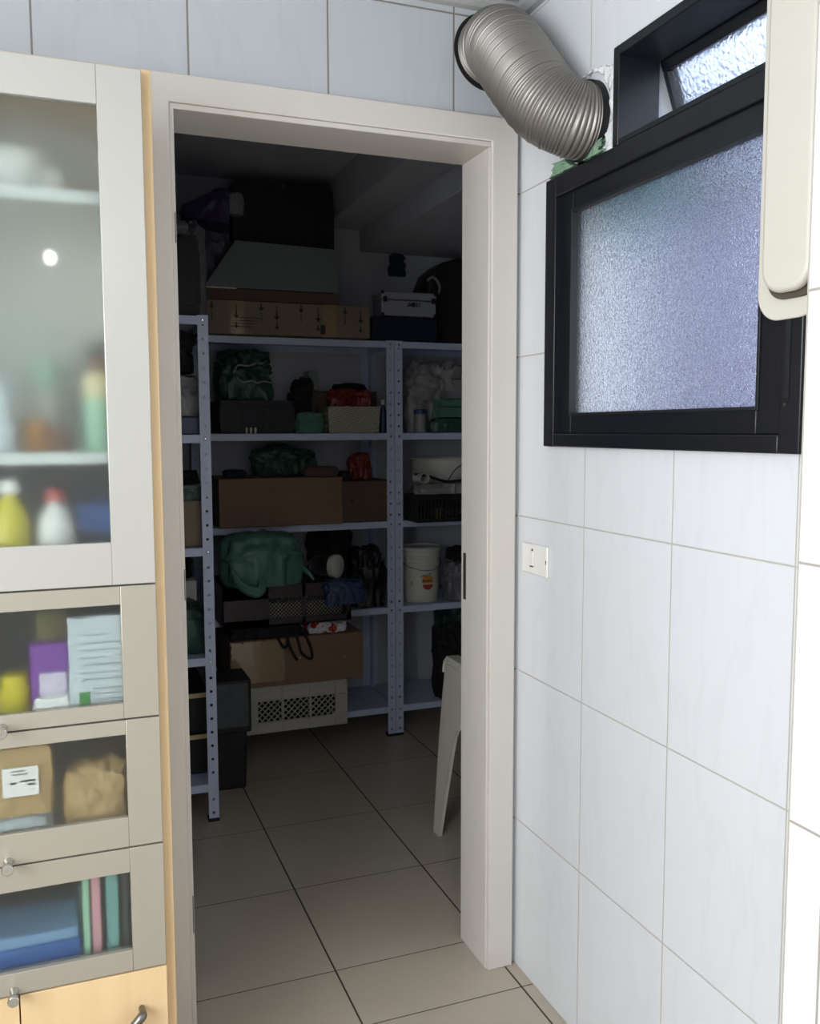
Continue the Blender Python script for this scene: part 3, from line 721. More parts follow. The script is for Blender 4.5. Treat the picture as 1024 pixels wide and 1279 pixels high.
# black crate with notched rim
def slotcrate(name, b, mat, label, rows=1, notch=True, slots=8, cat='crate', n_notch=4, solid=False):
    x0, x1, y0, y1, z0, z1 = b; h = z1-z0; t = .006
    r_ = root(name, ((x0+x1)/2, (y0+y1)/2, z0), label, cat)
    mb = MB().box(x0, x1, y0, y1, z0, z0+t)
    zr = z0+h*.80 if rows == 1 else z0+h*.86
    for (a, b_, c, d) in ((x0, x1, y0, y0+t), (x0, x1, y1-t, y1), (x0, x0+t, y0+t, y1-t), (x1-t, x1, y0+t, y1-t)):
        mb.box(a, b_, c, d, zr, z1-(.012 if notch else 0)); mb.box(a, b_, c, d, z0+t, z0+h*.14)
    if solid:
        for (a, b_, c, d) in ((x0+.002, x1-.002, y0+.0025, y0+.005), (x0+.002, x1-.002, y1-.005, y1-.0025), (x0+.0025, x0+.005, y0+.003, y1-.003), (x1-.005, x1-.0025, y0+.003, y1-.003)): mb.box(a, b_, c, d, z0+t, z1-.02)
    if rows == 2:
        for (a, b_, c, d) in ((x0, x1, y0, y0+t), (x0, x0+t, y0+t, y1-t), (x1-t, x1, y0+t, y1-t)): mb.box(a, b_, c, d, z0+h*.46, z0+h*.54)
    build('crate_body', mb, mat, r_, bevel=.0015)
    rb = MB(); n = slots
    for i in range(n+1):
        x = x0+t/2+(x1-x0-t)*i/n; w = .004 if i not in (0, n) else .007
        rb.box(x-w, x+w, y0, y0+t*.8, z0+h*.14, zr)
        rb.box(x-w, x+w, y1-t*.8, y1, z0+h*.14, zr)
    m = max(2, int(n*(y1-y0)/(x1-x0)))
    for i in range(1, m):
        y = y0+(y1-y0)*i/m
        for x in (x0, x1-t*.8): rb.box(x, x+t*.8, y-.004, y+.004, z0+h*.14, zr)
    build('ribs', rb, mat, r_)
    if notch:
        nb = MB(); w = (x1-x0)/n_notch
        for i in range(n_notch): nb.box(x0+w*i+.006, x0+w*(i+1)-.006, y0, y0+t, z1-.0125, z1)
        build('rim', nb, mat, r_)
    return r_
slotcrate('tall_crate', (-.277, .168, 1.93, 2.15, 2.0055, 2.49), 'black', 'large black plastic crate with notched rim at the top under the storeroom ceiling', rows=1, solid=True)
bag('plastic_bag', (-.435, -.285, 1.87, 2.10, 2.0055, 2.325), 'lilac', 'lilac grey plastic bag beside the large black crate on top of the shelves', 'bag', 21, crumple=.14)
bag('plastic_bag', (-.530, -.330, 1.62, 1.85, 2.232, 2.375), 'purple', 'dark purple plastic bag crumpled near the storeroom ceiling', 'bag', 22, crumple=.07, freq=1.2, box=.7, sag=.3,
    shape=lambda r, h: Vector((r.x, r.y*(.45+.55*(r.x/h.x+1)/2), -h.z+(r.z+h.z)*(.28+.72*min(1, (r.x/h.x+1)/1.5)) + .03*(1-(r.x/h.x+1)/2))))
bag('plastic_bag', (-.535, -.445, 1.50, 1.74, 1.8165, 2.228), 'greybag', 'brownish grey bag under the purple bag beside the tall dark crate', 'bag', 27, crumple=.12)
bag('plastic_bag', (-.325, -.236, 1.858, 1.925, 2.328, 2.425), 'greyboard', 'small whitish bag between the purple bag and the large black crate', 'bag', 23, crumple=.1)
slotcrate('storage_crate', (-.800, -.530, 1.20, 1.48, 1.8135, 2.090), 'black', 'tall dark plastic crate on top of the left shelving unit', solid=True)
bag('folded_cloth', (-.800, -.535, 1.21, 1.47, 2.0915, 2.15), 'greybag', 'grey cloth lying over the tall dark crate at the left', 'cloth', 24)

# aluminium case on a navy box
r_ = root('aluminium_case', (.481, 1.865, 1.921), 'silver aluminium carry case with black catches on a dark navy box', 'case')
build('lower_shell', MB().box(.350, .612, 1.80, 1.93, 1.9265, 1.996), 'alu', r_, bevel=.006)
build('lid', MB().box(.348, .614, 1.798, 1.932, 1.999, 2.034), 'alu', r_, bevel=.006)
cn = MB()
for x in (.348, .600):
    for z in (1.9265, 2.022): cn.box(x, x+.014, 1.796, 1.808, z, z+.014)
build('corner', cn, 'black', r_, bevel=.003)
for x in (.365, .598): build('catch', MB().box(x-.009, x+.009, 1.792, 1.799, 1.986, 2.010), 'black', r_, bevel=.002)
build('foot', MB().box(.37, .39, 1.81, 1.92, 1.921, 1.927).box(.57, .59, 1.81, 1.92, 1.921, 1.927), 'black', r_)
lg = MB(); z = 1.978; y = 1.7985
lg.box(.478, .483, y-.001, y+.0016, z-.008, z+.010).box(.486, .492, y-.001, y+.0016, z-.008, z+.006).prism([(.502+.010*math.cos(i*PI/6), z+.011*math.sin(i*PI/6)) for i in range(12)], 1, y-.001, y+.0016)
lg.box(.515, .520, y-.001, y+.0016, z-.010, z+.008).box(.523, .534, y-.001, y+.0016, z-.008, z-.004).box(.523, .534, y-.001, y+.0016, z+.002, z+.006).box(.4725, .478, y-.001, y+.0016, z-.008, z-.001)
build('emblem', lg, 'print', r_)
carton('navy_box', (.304, .615, 1.80, 1.94, S1, 1.920), 'navybox', 'dark navy box under the silver case on the right shelving unit', tape=False)
# big dark suitcase
r_ = root('suitcase', (.80, 2.05, S1), 'large dark suitcase with a rounded top and grey handle beside the silver case', 'suitcase')
pts = [(.625, S1), (1.0, S1), (1.0, 2.20)] + [(1.0-.09*(1-math.cos(a))-.0, 2.20+.04*math.sin(a)) for a in (.4, .8, 1.2, 1.57)] + [(.80, 2.236), (.72, 2.21), (.66, 2.16), (.63, 2.09)]
build('shell', MB().prism(pts, 1, 1.955, 2.16), 'darkbrown', r_, bevel=.02, seg=4)
build('handle', MB().tube(catmull([(.628, 1.945, 2.115), (.645, 1.925, 2.128), (.668, 1.925, 2.115), (.682, 1.925, 2.085), (.688, 1.95, 2.06)], 6), .007, 10), 'greyboard', r_, smooth=True)
tag(build('hanging_rag', lump(.510, .605, 2.150, 2.176, 2.165, 2.290, seed=30, crumple=.25, box=.3), 'bluecloth', smooth=True), 'small dark blue rag hanging on the back wall above the silver case', 'cloth')

# --- second shelf (z 1.403)
S2 = 1.4045
slotcrate('storage_crate', (-.368, -.053, 1.81, 2.10, S2, 1.545), 'bluecrate', 'dark blue plastic crate on the second shelf, a green bag heaped on it', slots=10, notch=False, solid=True)
for i, x in enumerate((-.262, -.243, -.224)):
    L_('vial', [(.001, 0), (.0045, 0), (.0055, .022), (.003, .026), (.001, .026)], (x, 1.800, S2), 'white_pl', ['left of the tiny white vials in front of the dark blue crate', 'middle one of the tiny white vials in front of the dark blue crate', 'tiny white vial nearest the shelf middle, before the dark blue crate'][i], 'vial', 'white vials by the blue crate', 12, cap=False)
bag('plastic_bag', (-.372, -.115, 1.83, 2.10, 1.5465, 1.772), 'green2', 'crumpled dark green bag with pale edges heaped on the dark blue crate', 'bag', 31, crumple=.22)
pe = MB()
for pts in ([(-.31, 1.815, 1.66), (-.29, 1.808, 1.692), (-.25, 1.805, 1.69), (-.215, 1.81, 1.702)], [(-.30, 1.81, 1.645), (-.275, 1.80, 1.622), (-.235, 1.80, 1.628), (-.215, 1.80, 1.618), (-.18, 1.80, 1.626), (-.13, 1.81, 1.615)]):
    pe.tube(catmull(pts, 5), [.004]*(5*(len(pts)-1)+1), 6)
gbg = [o for o in bpy.data.objects if o.get('label', '').startswith('crumpled dark green bag with pale')][0]; ORG[gbg.name] = Vector(gbg.location)
build('bag_handle', pe, 'whitebag', gbg, smooth=True, label='pale twisted bag handle')
bag('black_jacket', (-.046, .062, 1.87, 2.01, S2, 1.660), 'blackcloth', 'black crumpled cloth heap between the green bag and the woven basket', 'cloth', 33, crumple=.3)
bag('green_cloth', (-.046, .086, 1.80, 1.862, S2, 1.500), 'greencloth', 'teal green folded cloth left of the white woven basket', 'cloth', 34, crumple=.12)
carton('brown_carton', (.071, .400, 2.02, 2.14, S2, 1.598), 'card3', 'brown carton at the back behind the white woven basket', tape=False)
bag('knit_hat', (.200, .372, 2.03, 2.12, 1.600, 1.640), 'blackcloth', 'flat black cloth cap on the brown carton behind the basket', 'cap', 35, crumple=.15)
carton('small_white_box', (.074, .120, 2.04, 2.12, 1.600, 1.690), 'greyboard', 'small whitish box on the brown carton left of the black cap', tape=False)
r_ = root('woven_basket', (.22, 1.90, S2), 'white woven plastic basket on the second shelf holding a red bag', 'basket')
x0, x1, y0, y1, z0, z1 = .100, .340, 1.80, 2.00, S2, 1.520
k = .93; wv = MB()
def quadwall(a, b):   # a,b top corners
    cx, cy = (x0+x1)/2, (y0+y1)/2
    la = (cx+(a[0]-cx)*k, cy+(a[1]-cy)*k, z0); lb = (cx+(b[0]-cx)*k, cy+(b[1]-cy)*k, z0)
    wv.add([la, lb, (b[0], b[1], z1), (a[0], a[1], z1)], [(0, 1, 2, 3)])
cs_ = [(x0, y0), (x1, y0), (x1, y1), (x0, y1)]
for i in range(4): quadwall(cs_[i], cs_[(i+1) % 4])
cx, cy = (x0+x1)/2, (y0+y1)/2
wv.add([(cx+(a-cx)*k, cy+(b-cy)*k, z0+.001) for a, b in cs_], [(0, 1, 2, 3)])
build('basket_body', wv, 'woven', r_, solid=.004)
build('rim', MB().box(x0-.003, x1+.003, y0-.003, y0+.004, z1-.006, z1+.002).box(x0-.003, x1+.003, y1-.004, y1+.003, z1-.006, z1+.002).box(x0-.003, x0+.004, y0, y1, z1-.006, z1+.002).box(x1-.004, x1+.003, y0, y1, z1-.006, z1+.002), 'woven', r_, bevel=.001)
bag('snack_bag', (.120, .326, 1.82, 1.98, 1.523, 1.604), 'red', 'crumpled red and orange bag lying on the white woven basket', 'bag', 36, crumple=.25)
r_ = root('plastic_bottle', (.378, 1.87, S2), 'small clear bottle right of the woven basket', 'bottle')
build('bottle_body', MB().lathe([(.001, 0), (.015, 0), (.016, .004), (.016, .10), (.008, .125), (.008, .132), (.001, .132)], (.378, 1.87, S2), 20, cap=False), 'bluefilm', r_, smooth=True)
build('cap', MB().lathe([(.010, .128), (.010, .15), (.001, .15)], (.378, 1.87, S2), 16, cap=False), 'white_pl', r_, smooth=True)
bag('plastic_bag', (.495, .86, 1.89, 2.13, S2, 1.755), 'whitebag', 'big crumpled white plastic bag on the second shelf of the right unit', 'bag', 37, crumple=.22)
r_ = root('plastic_jar', (.545, 1.83, S2), 'small clear jar with a blue lid before the big white bag', 'jar')
build('jar_body', MB().lathe([(.001, 0), (.024, 0), (.026, .004), (.026, .085), (.001, .085)], (.545, 1.83, S2), 24, cap=False), 'whitebag', r_, smooth=True)
build('lid', MB().lathe([(.001, .086), (.032, .086), (.032, .103), (.028, .107), (.001, .107)], (.545, 1.83, S2), 24, cap=False), 'bluefilm', r_, smooth=True)
for i, (a, z, zz, m) in enumerate(((.590, S2, 1.475, 'green2'), (.600, 1.476, 1.525, 'greencloth'), (.618, 1.526, 1.560, 'greencloth'))):
    bag('folded_green_cloth', (a, .86, 1.80, 1.875, z, zz), m, ['dark green folded cloth, lowest of the pile beside the blue-lidded jar', 'pale green folded cloth in the middle of the pile beside the blue-lidded jar', 'thin green folded cloth topping the pile beside the blue-lidded jar'][i], 'cloth', 40+i, 'folded green cloths on the right unit', crumple=.1, box=.7)

# --- third shelf (z 1.004)
S3 = 1.0055
carton('brown_carton', (-.390, .150, 1.765, 2.12, S3, 1.214), 'card', 'wide brown cardboard box filling the middle shelf of the back unit', tape=False)
r_ = carton('brown_carton', (.156, .392, 1.80, 2.12, S3, 1.190), 'card3', 'smaller brown box with two round holes, right of the wide box', tape=False)
build('hand_hole', MB().lathe([(.007, 0), (.007, -.002)], (.205, 1.7995, 1.10), 16, axis=1), 'frame_gap', r_)
build('hand_hole', MB().lathe([(.007, 0), (.007, -.002)], (.372, 1.7995, 1.058), 16, axis=1), 'frame_gap', r_)
bag('cloth_hat', (-.352, -.248, 1.83, 1.95, 1.2155, 1.250), 'bluecloth', 'small dark blue cap on the left of the wide brown box', 'cap', 44, crumple=.08, box=.2)
bag('plastic_bag', (-.230, .095, 1.85, 2.12, 1.2155, 1.358), 'green2', 'dark green translucent bag lying on the wide brown box', 'bag', 45, crumple=.2, box=.2)
bag('folded_cloth', (-.02, .15, 1.78, 1.845, 1.2155, 1.262), 'brown_cloth', 'small pinkish brown cloth in front of the green bag', 'cloth', 46)
bag('snack_bag', (.226, .340, 1.88, 1.97, 1.1915, 1.315), 'red', 'red shiny bag standing on the smaller brown box', 'bag', 48, crumple=.3, box=.1)
bag('dark_cloth', (.16, .225, 1.83, 1.99, 1.1915, 1.235), 'darkbrown', 'dark maroon cloth between the red bag and the wide box', 'cloth', 49)
r_ = L_('white_tub', [(.001, 0), (.14, 0), (.145, .01), (.163, .268), (.170, .272), (.170, .278), (.155, .278), (.150, .02), (.001, .016)], (.735, 1.990, S3), 'white_pl', 'large round white tub behind the black slotted tray on the right unit', 'tub', n=40, cap=False)
slotcrate('slotted_tray', (.462, .84, 1.66, 1.815, S3, 1.128), 'black', 'black slotted plastic tray with something yellow inside on the right unit', slots=22, notch=False)
for i, x in enumerate((.566, .581, .596)):
    L_('yellow_tool', [(.001, 0), (.0045, 0), (.0045, .052), (.001, .052)], (x, 1.685, S3+.0075), 'yellow', ['leftmost yellow stick inside the black slotted tray', 'middle yellow stick inside the black slotted tray', 'rightmost yellow stick inside the black slotted tray'][i], 'stick', 'yellow sticks in the black tray', 12, cap=False)
bag('grey_cloth', (.470, .80, 1.662, 1.81, 1.1295, 1.182), 'whitebag', 'whitish cloth draped over the black slotted tray', 'cloth', 50, crumple=.25, box=.6)
tag(build('cardboard_tube', MB().lathe([(.020, 0), (.022, 0), (.022, -.10), (.020, -.10)], (.492, 1.74, 1.2055), 20, axis=1, cap=False), 'white_pl', smooth=True, solid=.001), 'short white cardboard tube lying on the cloth at the tray left end', 'tube')
cb = MB().tube(catmull([(.462, 1.70, 1.222), (.52, 1.68, 1.212), (.60, 1.68, 1.188), (.66, 1.69, 1.186), (.74, 1.69, 1.195), (.80, 1.70, 1.20)], 8), .006, 10)
cb.tube(catmull([(.62, 1.68, 1.19), (.65, 1.675, 1.235), (.69, 1.675, 1.262), (.76, 1.68, 1.285)], 8), .0022, 8)
tag(build('power_cable', cb, 'black', smooth=True), 'black cable lying over the whitish cloth in front of the white tub', 'cable')

# --- fourth shelf (z .608)
S4 = .6095
r_ = root('mesh_basket', (-.143, 1.775, S4), 'dark brown plastic basket with a diamond mesh side on the fourth shelf', 'basket')
x0, x1, y0, y1, z0, z1 = -.410, .134, 1.60, 1.95, S4, .778
bb = MB().box(x0, x1, y0, y1, z0, z0+.006).box(x0, x1, y0, y0+.006, z1-.055, z1).box(x0, x1, y0, y0+.006, z0, z0+.03).box(x0, x0+.19, y0, y0+.006, z0, z1)
bb.box(x0, x1, y1-.006, y1, z0, z1).box(x0, x0+.006, y0, y1, z0, z1).box(x1-.006, x1, y0, y1, z0, z1).box(x0+.33, x0+.345, y0, y0+.006, z0, z1).box(x1-.02, x1, y0, y0+.006, z0, z1)
m_bk = pl('dark_brown_plastic', '#2c2424', .45)
build('basket_body', bb, m_bk, r_, bevel=.0015)
def lattice(mb, xa, xb, za, zb, y, p=.016, w=.0035, d=.004):
    n = int((xb-xa+zb-za)/p)+2
    for i in range(n):
        c = xa-(zb-za)+i*p
        a = max(xa, c); b_ = min(xb, c+zb-za)
        if b_-a > .002: mb.bar((a, y, za+a-c), (b_, y, za+b_-c), w, d)
        a2, b2 = max(xa, c), min(xb, c+zb-za)
        if b2-a2 > .002: mb.bar((a2, y, zb-(a2-c)), (b2, y, zb-(b2-c)), w, d)
lt = MB(); lattice(lt, x0+.19, x0+.33, z0+.03, z1-.055, y0+.003); lattice(lt, x0+.345, x1-.02, z0+.03, z1-.055, y0+.003)
build('mesh_panel', lt, m_bk, r_)
tag(build('paper_stack', MB().box(-.22, .10, 1.625, 1.90, S4+.007, .70), 'white_pl', bevel=.002), 'pale stack of paper inside the dark mesh basket', 'paper')
gb2 = bag('plastic_bag', (-.430, -.040, 1.54, 1.770, .7795, 1.012), 'green', 'large teal green plastic bag bulging over the dark mesh basket', 'bag', 51, crumple=.12, freq=1.1, box=.25, sag=.2)
ORG[gb2.name] = Vector(gb2.location)
eb = MB().tube(catmull([(-.375, 1.575, .86), (-.345, 1.555, .80), (-.29, 1.545, .768), (-.262, 1.545, .785), (-.268, 1.56, .85)], 8), [.010+.016*math.sin(PI*i/32) for i in range(33)], 10)
build('bag_handle', eb, 'green', gb2, smooth=True)
kn = MB().tube(catmull([(-.075, 1.59, .845), (-.055, 1.565, .822), (-.040, 1.555, .800)], 8), [.012-.007*i/16 for i in range(17)], 10)
build('knot', kn, 'green', gb2, smooth=True)
r_ = root('lying_jar', (.03, 1.64, .7795), 'clear plastic jar lying on its side with a round white lid, on the mesh basket', 'jar')
build('jar_body', MB().lathe([(.001, -.055), (.030, -.055), (.040, -.03), (.046, .045), (.040, .050)], (.015, 1.66, .832), 28, axis=0, cap=False), 'clear', r_, smooth=True)
build('lid', MB().lathe([(.001, .050), (.049, .050), (.051, .054), (.051, .076), (.044, .080), (.001, .080)], (.015, 1.66, .832), 32, axis=0, cap=False), 'white_pl', r_, smooth=True)
r_.rotation_euler.z = -.85; r_.location.y += .055; r_.location.x += .01
bag('blue_packet', (.005, .190, 1.56, 1.598, .684, .790), 'bluefilm', 'blue plastic packet hanging over the front of the mesh basket', 'packet', 53, crumple=.12, box=.7)
bp_ = [o for o in bpy.data.objects if o.name.startswith('blue_packet')][0]; ORG[bp_.name] = Vector(bp_.location)
build('hanging_flap', MB().box(.03, .17, 1.585, 1.64, .7795, .785), 'bluefilm', bp_, bevel=.002)
bag('plastic_bag', (.215, .395, 1.80, 1.985, S4, .905), 'blacktex', 'black bag standing right of the mesh basket on the fourth shelf', 'bag', 54, crumple=.18)
bag('plastic_bag', (.060, .290, 1.995, 2.14, S4, .968), 'blackcloth', 'black cloth bag behind the mesh basket against the back wall', 'bag', 55, crumple=.2)
r_ = root('plastic_bucket', (.576, 1.915, S4), 'white plastic bucket with an orange fruit label on the right shelving unit', 'bucket')
bc = (.576, 1.915, S4)
build('bucket_body', MB().lathe([(.001, 0), (.083, 0), (.085, .004), (.088, .05), (.0895, .05), (.0905, .175), (.0945, .177), (.0945, .186), (.092, .188), (.0925, .206), (.0965, .208), (.0965, .218), (.094, .220), (.095, .240), (.001, .240)], bc, 48, cap=False), 'white_pl', r_, smooth=True)
build('lid', MB().lathe([(.001, .241), (.097, .241), (.099, .244), (.099, .256), (.093, .260), (.088, .252), (.001, .252)], bc, 48, cap=False), 'white_pl', r_, smooth=True)
def curved(mb, uv, rr, a0):
    """flat polygon (arc length, height) wrapped on the bucket"""
    inn = [(bc[0]+rr*math.sin(a0+u/rr), bc[1]-rr*math.cos(a0+u/rr), bc[2]+v) for u, v in uv]
    out_ = [(bc[0]+(rr+.0008)*math.sin(a0+u/rr), bc[1]-(rr+.0008)*math.cos(a0+u/rr), bc[2]+v) for u, v in uv]
    n = len(uv); mb.add(inn+out_, [tuple(range(n)), tuple(range(2*n-1, n-1, -1))]+[(i, i+n, (i+1) % n+n, (i+1) % n) for i in range(n)])
A0 = .05; RB = .0908
lb = MB()
N = 10
for i in range(N):   # strips of a disc so it bends with the bucket
    u0, u1 = -.032+.064*i/N, -.032+.064*(i+1)/N
    f = lambda u: math.sqrt(max(0, .032**2-u*u))
    curved(lb, [(u0, .098-f(u0)*.2), (u1, .098-f(u1)*.2), (u1, .098+f(u1)), (u0, .098+f(u0))], RB, A0)
build('orange_label', lb, 'orange', r_)
lb = MB()
for i in range(8):
    u0, u1 = -.026+.052*i/8, -.026+.052*(i+1)/8; f = lambda u: math.sqrt(max(0, .027**2-u*u))
    curved(lb, [(u0, .088-f(u0)), (u1, .088-f(u1)), (u1, .086), (u0, .086)], RB, A0)
build('red_label', lb, 'redink', r_)
lb = MB()
for (a, b_, c, d) in ((-.036, -.030, .124, .128), (-.028, -.022, .126, .131), (-.020, -.016, .124, .134), (-.014, -.008, .126, .130), (-.004, .000, .130, .136), (.004, .010, .136, .140), (.010, .014, .130, .137),
                      (-.024, -.020, .099, .109), (-.018, -.014, .100, .107), (-.012, -.009, .100, .107), (-.007, -.003, .100, .107), (-.001, .002, .100, .110), (.004, .008, .100, .107), (.010, .013, .100, .107), (.015, .019, .100, .107),
                      (-.085, -.070, .088, .090), (-.085, -.072, .094, .096), (-.084, -.074, .100, .102), (-.085, -.075, .082, .084)):
    curved(lb, [(a, c), (b_, c), (b_, d), (a, d)], RB+.0009, A0)
build('label_text', lb, 'print', r_)
wh = MB(); hp = []
for i in range(25):
    a = -PI*.5+PI*i/24; hp.append((bc[0]+.098*math.sin(a), bc[1]-.098*math.cos(a), bc[2]+.198-.045*math.cos(a)))
build('wire_handle', wh.tube(hp, .0016, 8), 'pewter', r_, smooth=True)
bag('plastic_bag', (.682, .88, 1.80, 1.95, S4, .80), 'greybag', 'grey-black bag right of the white bucket', 'bag', 56, crumple=.15, box=.7)
bag('dark_glove', (.70, .80, 1.82, 1.93, .8015, .865), 'blackcloth', 'small dark crumpled glove on the grey-black bag', 'glove', 57, crumple=.3)

# --- bottom shelf (z .142)
S5 = .1435
r_ = root('lattice_crate', (-.10, 1.82, S5), 'off-white plastic crate with diamond lattice sides on the bottom shelf', 'crate')
x0, x1, y0, y1, z0, z1 = -.325, .120, 1.62, 2.00, S5, .349
cb = MB().box(x0, x1, y0, y1, z0, z0+.006)
H1, H2 = z0+.052, z1-.065
for ya, yb in ((y0, y0+.008), (y1-.008, y1)):
    cb.box(x0, x1, ya, yb, z0, H1).box(x0, x1, ya, yb, H2, z1)
    for xx in (x0, x1-.052): cb.box(xx, xx+.052, ya, yb, H1, H2)
    for xx in (x0+.155, x0+.275): cb.box(xx, xx+.010, ya, yb, H1, H2)
for xa, xb in ((x0, x0+.008), (x1-.008, x1)):
    cb.box(xa, xb, y0+.008, y1-.008, z0, H1).box(xa, xb, y0+.008, y1-.008, H2, z1)
    for yy_ in (y0+.008, (y0+y1)/2-.02, y1-.05): cb.box(xa, xb, yy_, yy_+.04, H1, H2)
build('crate_body', cb, 'cratewhite', r_, bevel=.0015)
rb = MB()
for z in (H1-.006, H2+.002, z1-.030, z1-.004): rb.box(x0-.004, x1+.004, y0-.005, y0+.001, z, z+.004)
for xx in (x0+.05, x0+.156, x0+.276, x1-.056): rb.box(xx, xx+.004, y0-.005, y0+.001, z0+.01, z1)
build('ribs', rb, 'cratewhite', r_)
lt = MB(); lattice(lt, x0+.052, x0+.155, H1, H2, y0+.004, .026, .0042); lattice(lt, x0+.165, x0+.275, H1, H2, y0+.004, .026, .0042); lattice(lt, x0+.285, x1-.052, H1, H2, y0+.004, .026, .0042)
build('lattice', lt, 'cratewhite', r_)
bag('crate_shade_filler', (-.300, .095, 1.68, 1.96, .152, .300), 'blackcloth', 'dark filler added inside the off-white lattice crate as its inner shade', 'cloth', 59, crumple=.1, box=.8)  # added dark lump, stands in for the shadow inside the crate
r_ = carton('wrapped_carton', (-.385, .184, 1.60, 2.02, .3515, .553), 'card', 'brown cardboard box partly wrapped in clear film on the off-white crate', tape=False)
build('film_wrap', lump(-.386, -.16, 1.592, 1.603, .375, .552, seed=60, crumple=.05, freq=5, box=1), 'tape', r_, smooth=True)
build('dent_mark', MB().box(-.095, -.090, 1.5992, 1.6002, .46, .465).box(.10, .104, 1.5992, 1.6002, .45, .454), 'white_pl', r_)
bag('strap_bag', (-.395, -.065, 1.61, 1.785, .5545, .603), 'blackcloth', 'flat black bag with hanging straps on the film-wrapped box', 'bag', 61, crumple=.12, box=.8)
sb = [o for o in bpy.data.objects if o.name.startswith('strap_bag')][0]; ORG[sb.name] = Vector(sb.location)
for pts in ([(-.20, 1.599, .588), (-.18, 1.582, .54), (-.165, 1.580, .518), (-.15, 1.582, .53), (-.145, 1.599, .588)], [(-.155, 1.599, .588), (-.14, 1.581, .52), (-.115, 1.580, .468), (-.108, 1.580, .463)],
            [(-.112, 1.599, .588), (-.10, 1.581, .52), (-.09, 1.580, .488), (-.06, 1.580, .462), (-.045, 1.580, .47), (-.055, 1.581, .52), (-.085, 1.599, .588)]):
    q = catmull(pts, 8); build('strap', MB().tube(q, .006, 8), 'blackcloth', sb, smooth=True)
bag('red_white_packet', (-.055, .142, 1.615, 1.785, .5545, .604), 'redw', 'red and white shiny packet on the right end of the film-wrapped box', 'packet', 62, crumple=.2, box=.6)
bag('plastic_bag', (.70, .93, 1.97, 2.12, S5, .565), 'green2', 'dark teal bag at the back of the right unit bottom shelf', 'bag', 63, crumple=.12)
bag('black_sack', (.625, .84, 1.80, 1.955, S5, .50), 'blackcloth', 'black sack behind the white plastic armchair on the bottom shelf', 'sack', 64, crumple=.25)

# --- crate on the floor
r_ = root('lidded_crate', (-.41, 1.49, 0), 'black plastic crate with a framed dusty grey panel standing on the storeroom floor', 'crate')
build('crate_body', MB().taper(-.487, -.352, 1.43, 1.585, .0, .235, .9), 'black', r_, bevel=.006)
build('lid', MB().box(-.492, -.338, 1.405, 1.588, .236, .448), 'black', r_, bevel=.008, seg=3)
build('dusty_panel', MB().box(-.482, -.350, 1.4025, 1.4055, .262, .436), pl('dusty_grey_plastic', '#4b5055', .7, var=.35), r_, bevel=.004)

# --- left unit bays
bag('plastic_bag', (-.79, -.516, 1.215, 1.48, 1.467, 1.625), 'whitebag', 'crumpled white bag on the top bay of the left shelving unit', 'bag', 70, crumple=.12, box=.6)
bag('dark_garment', (-.79, -.533, 1.24, 1.48, 1.6265, 1.775), 'blackcloth', 'dark cloth stuffed above the white bag in the left unit top bay', 'cloth', 71, crumple=.2, box=.7)
carton('blue_carton', (-.79, -.528, 1.207, 1.48, S2, 1.465), 'bluefilm', 'flat blue box under the white bag in the left shelving unit', tape=False)
carton('brown_carton', (-.79, -.514, 1.207, 1.50, S3, 1.170), 'card2', 'brown box in the second bay of the left shelving unit', tape=False)
bag('green_cloth', (-.79, -.516, 1.21, 1.34, 1.1715, 1.226), 'green2', 'green cloth on the brown box in the left shelving unit', 'cloth', 72, box=.7)
bag('black_cloth', (-.79, -.516, 1.345, 1.50, 1.1715, 1.275), 'blackcloth', 'black cloth behind the green cloth in the left shelving unit', 'cloth', 73, box=.7)
bag('plastic_bag', (-.79, -.516, 1.215, 1.45, S4, .795), 'green2', 'dark green and purple shiny bag in the third bay of the left unit', 'bag', 74, box=.6)
carton('white_carton', (-.79, -.525, 1.50, 1.70, S4, .835), 'white_pl', 'white box behind the shiny bag in the left unit', tape=False)
bag('black_cloth', (-.79, -.520, 1.52, 1.69, .8365, .95), 'blacktex', 'black bag on the white box in the left unit third bay', 'bag', 75)
for i, (z, lab) in enumerate(((S5, 'black drawer box with pale wooden rim, lower one on the left unit bottom shelf'), (.300, 'black drawer box with pale wooden rim, upper one on the left unit bottom shelf'))):
    r_ = root('drawer_box', (-.655, 1.45, z), lab, 'box', 'black boxes with wooden rims')
    build('box_body', MB().box(-.79, -.520, 1.28, 1.70, z, z+.132), 'black', r_, bevel=.003)
    build('wooden_rim', MB().box(-.792, -.518, 1.276, 1.702, z+.1325, z+.150), 'wood', r_, bevel=.002)
    build('top_panel', MB().box(-.790, -.519, 1.277, 1.700, z+.1505, z+.154), 'black', r_)

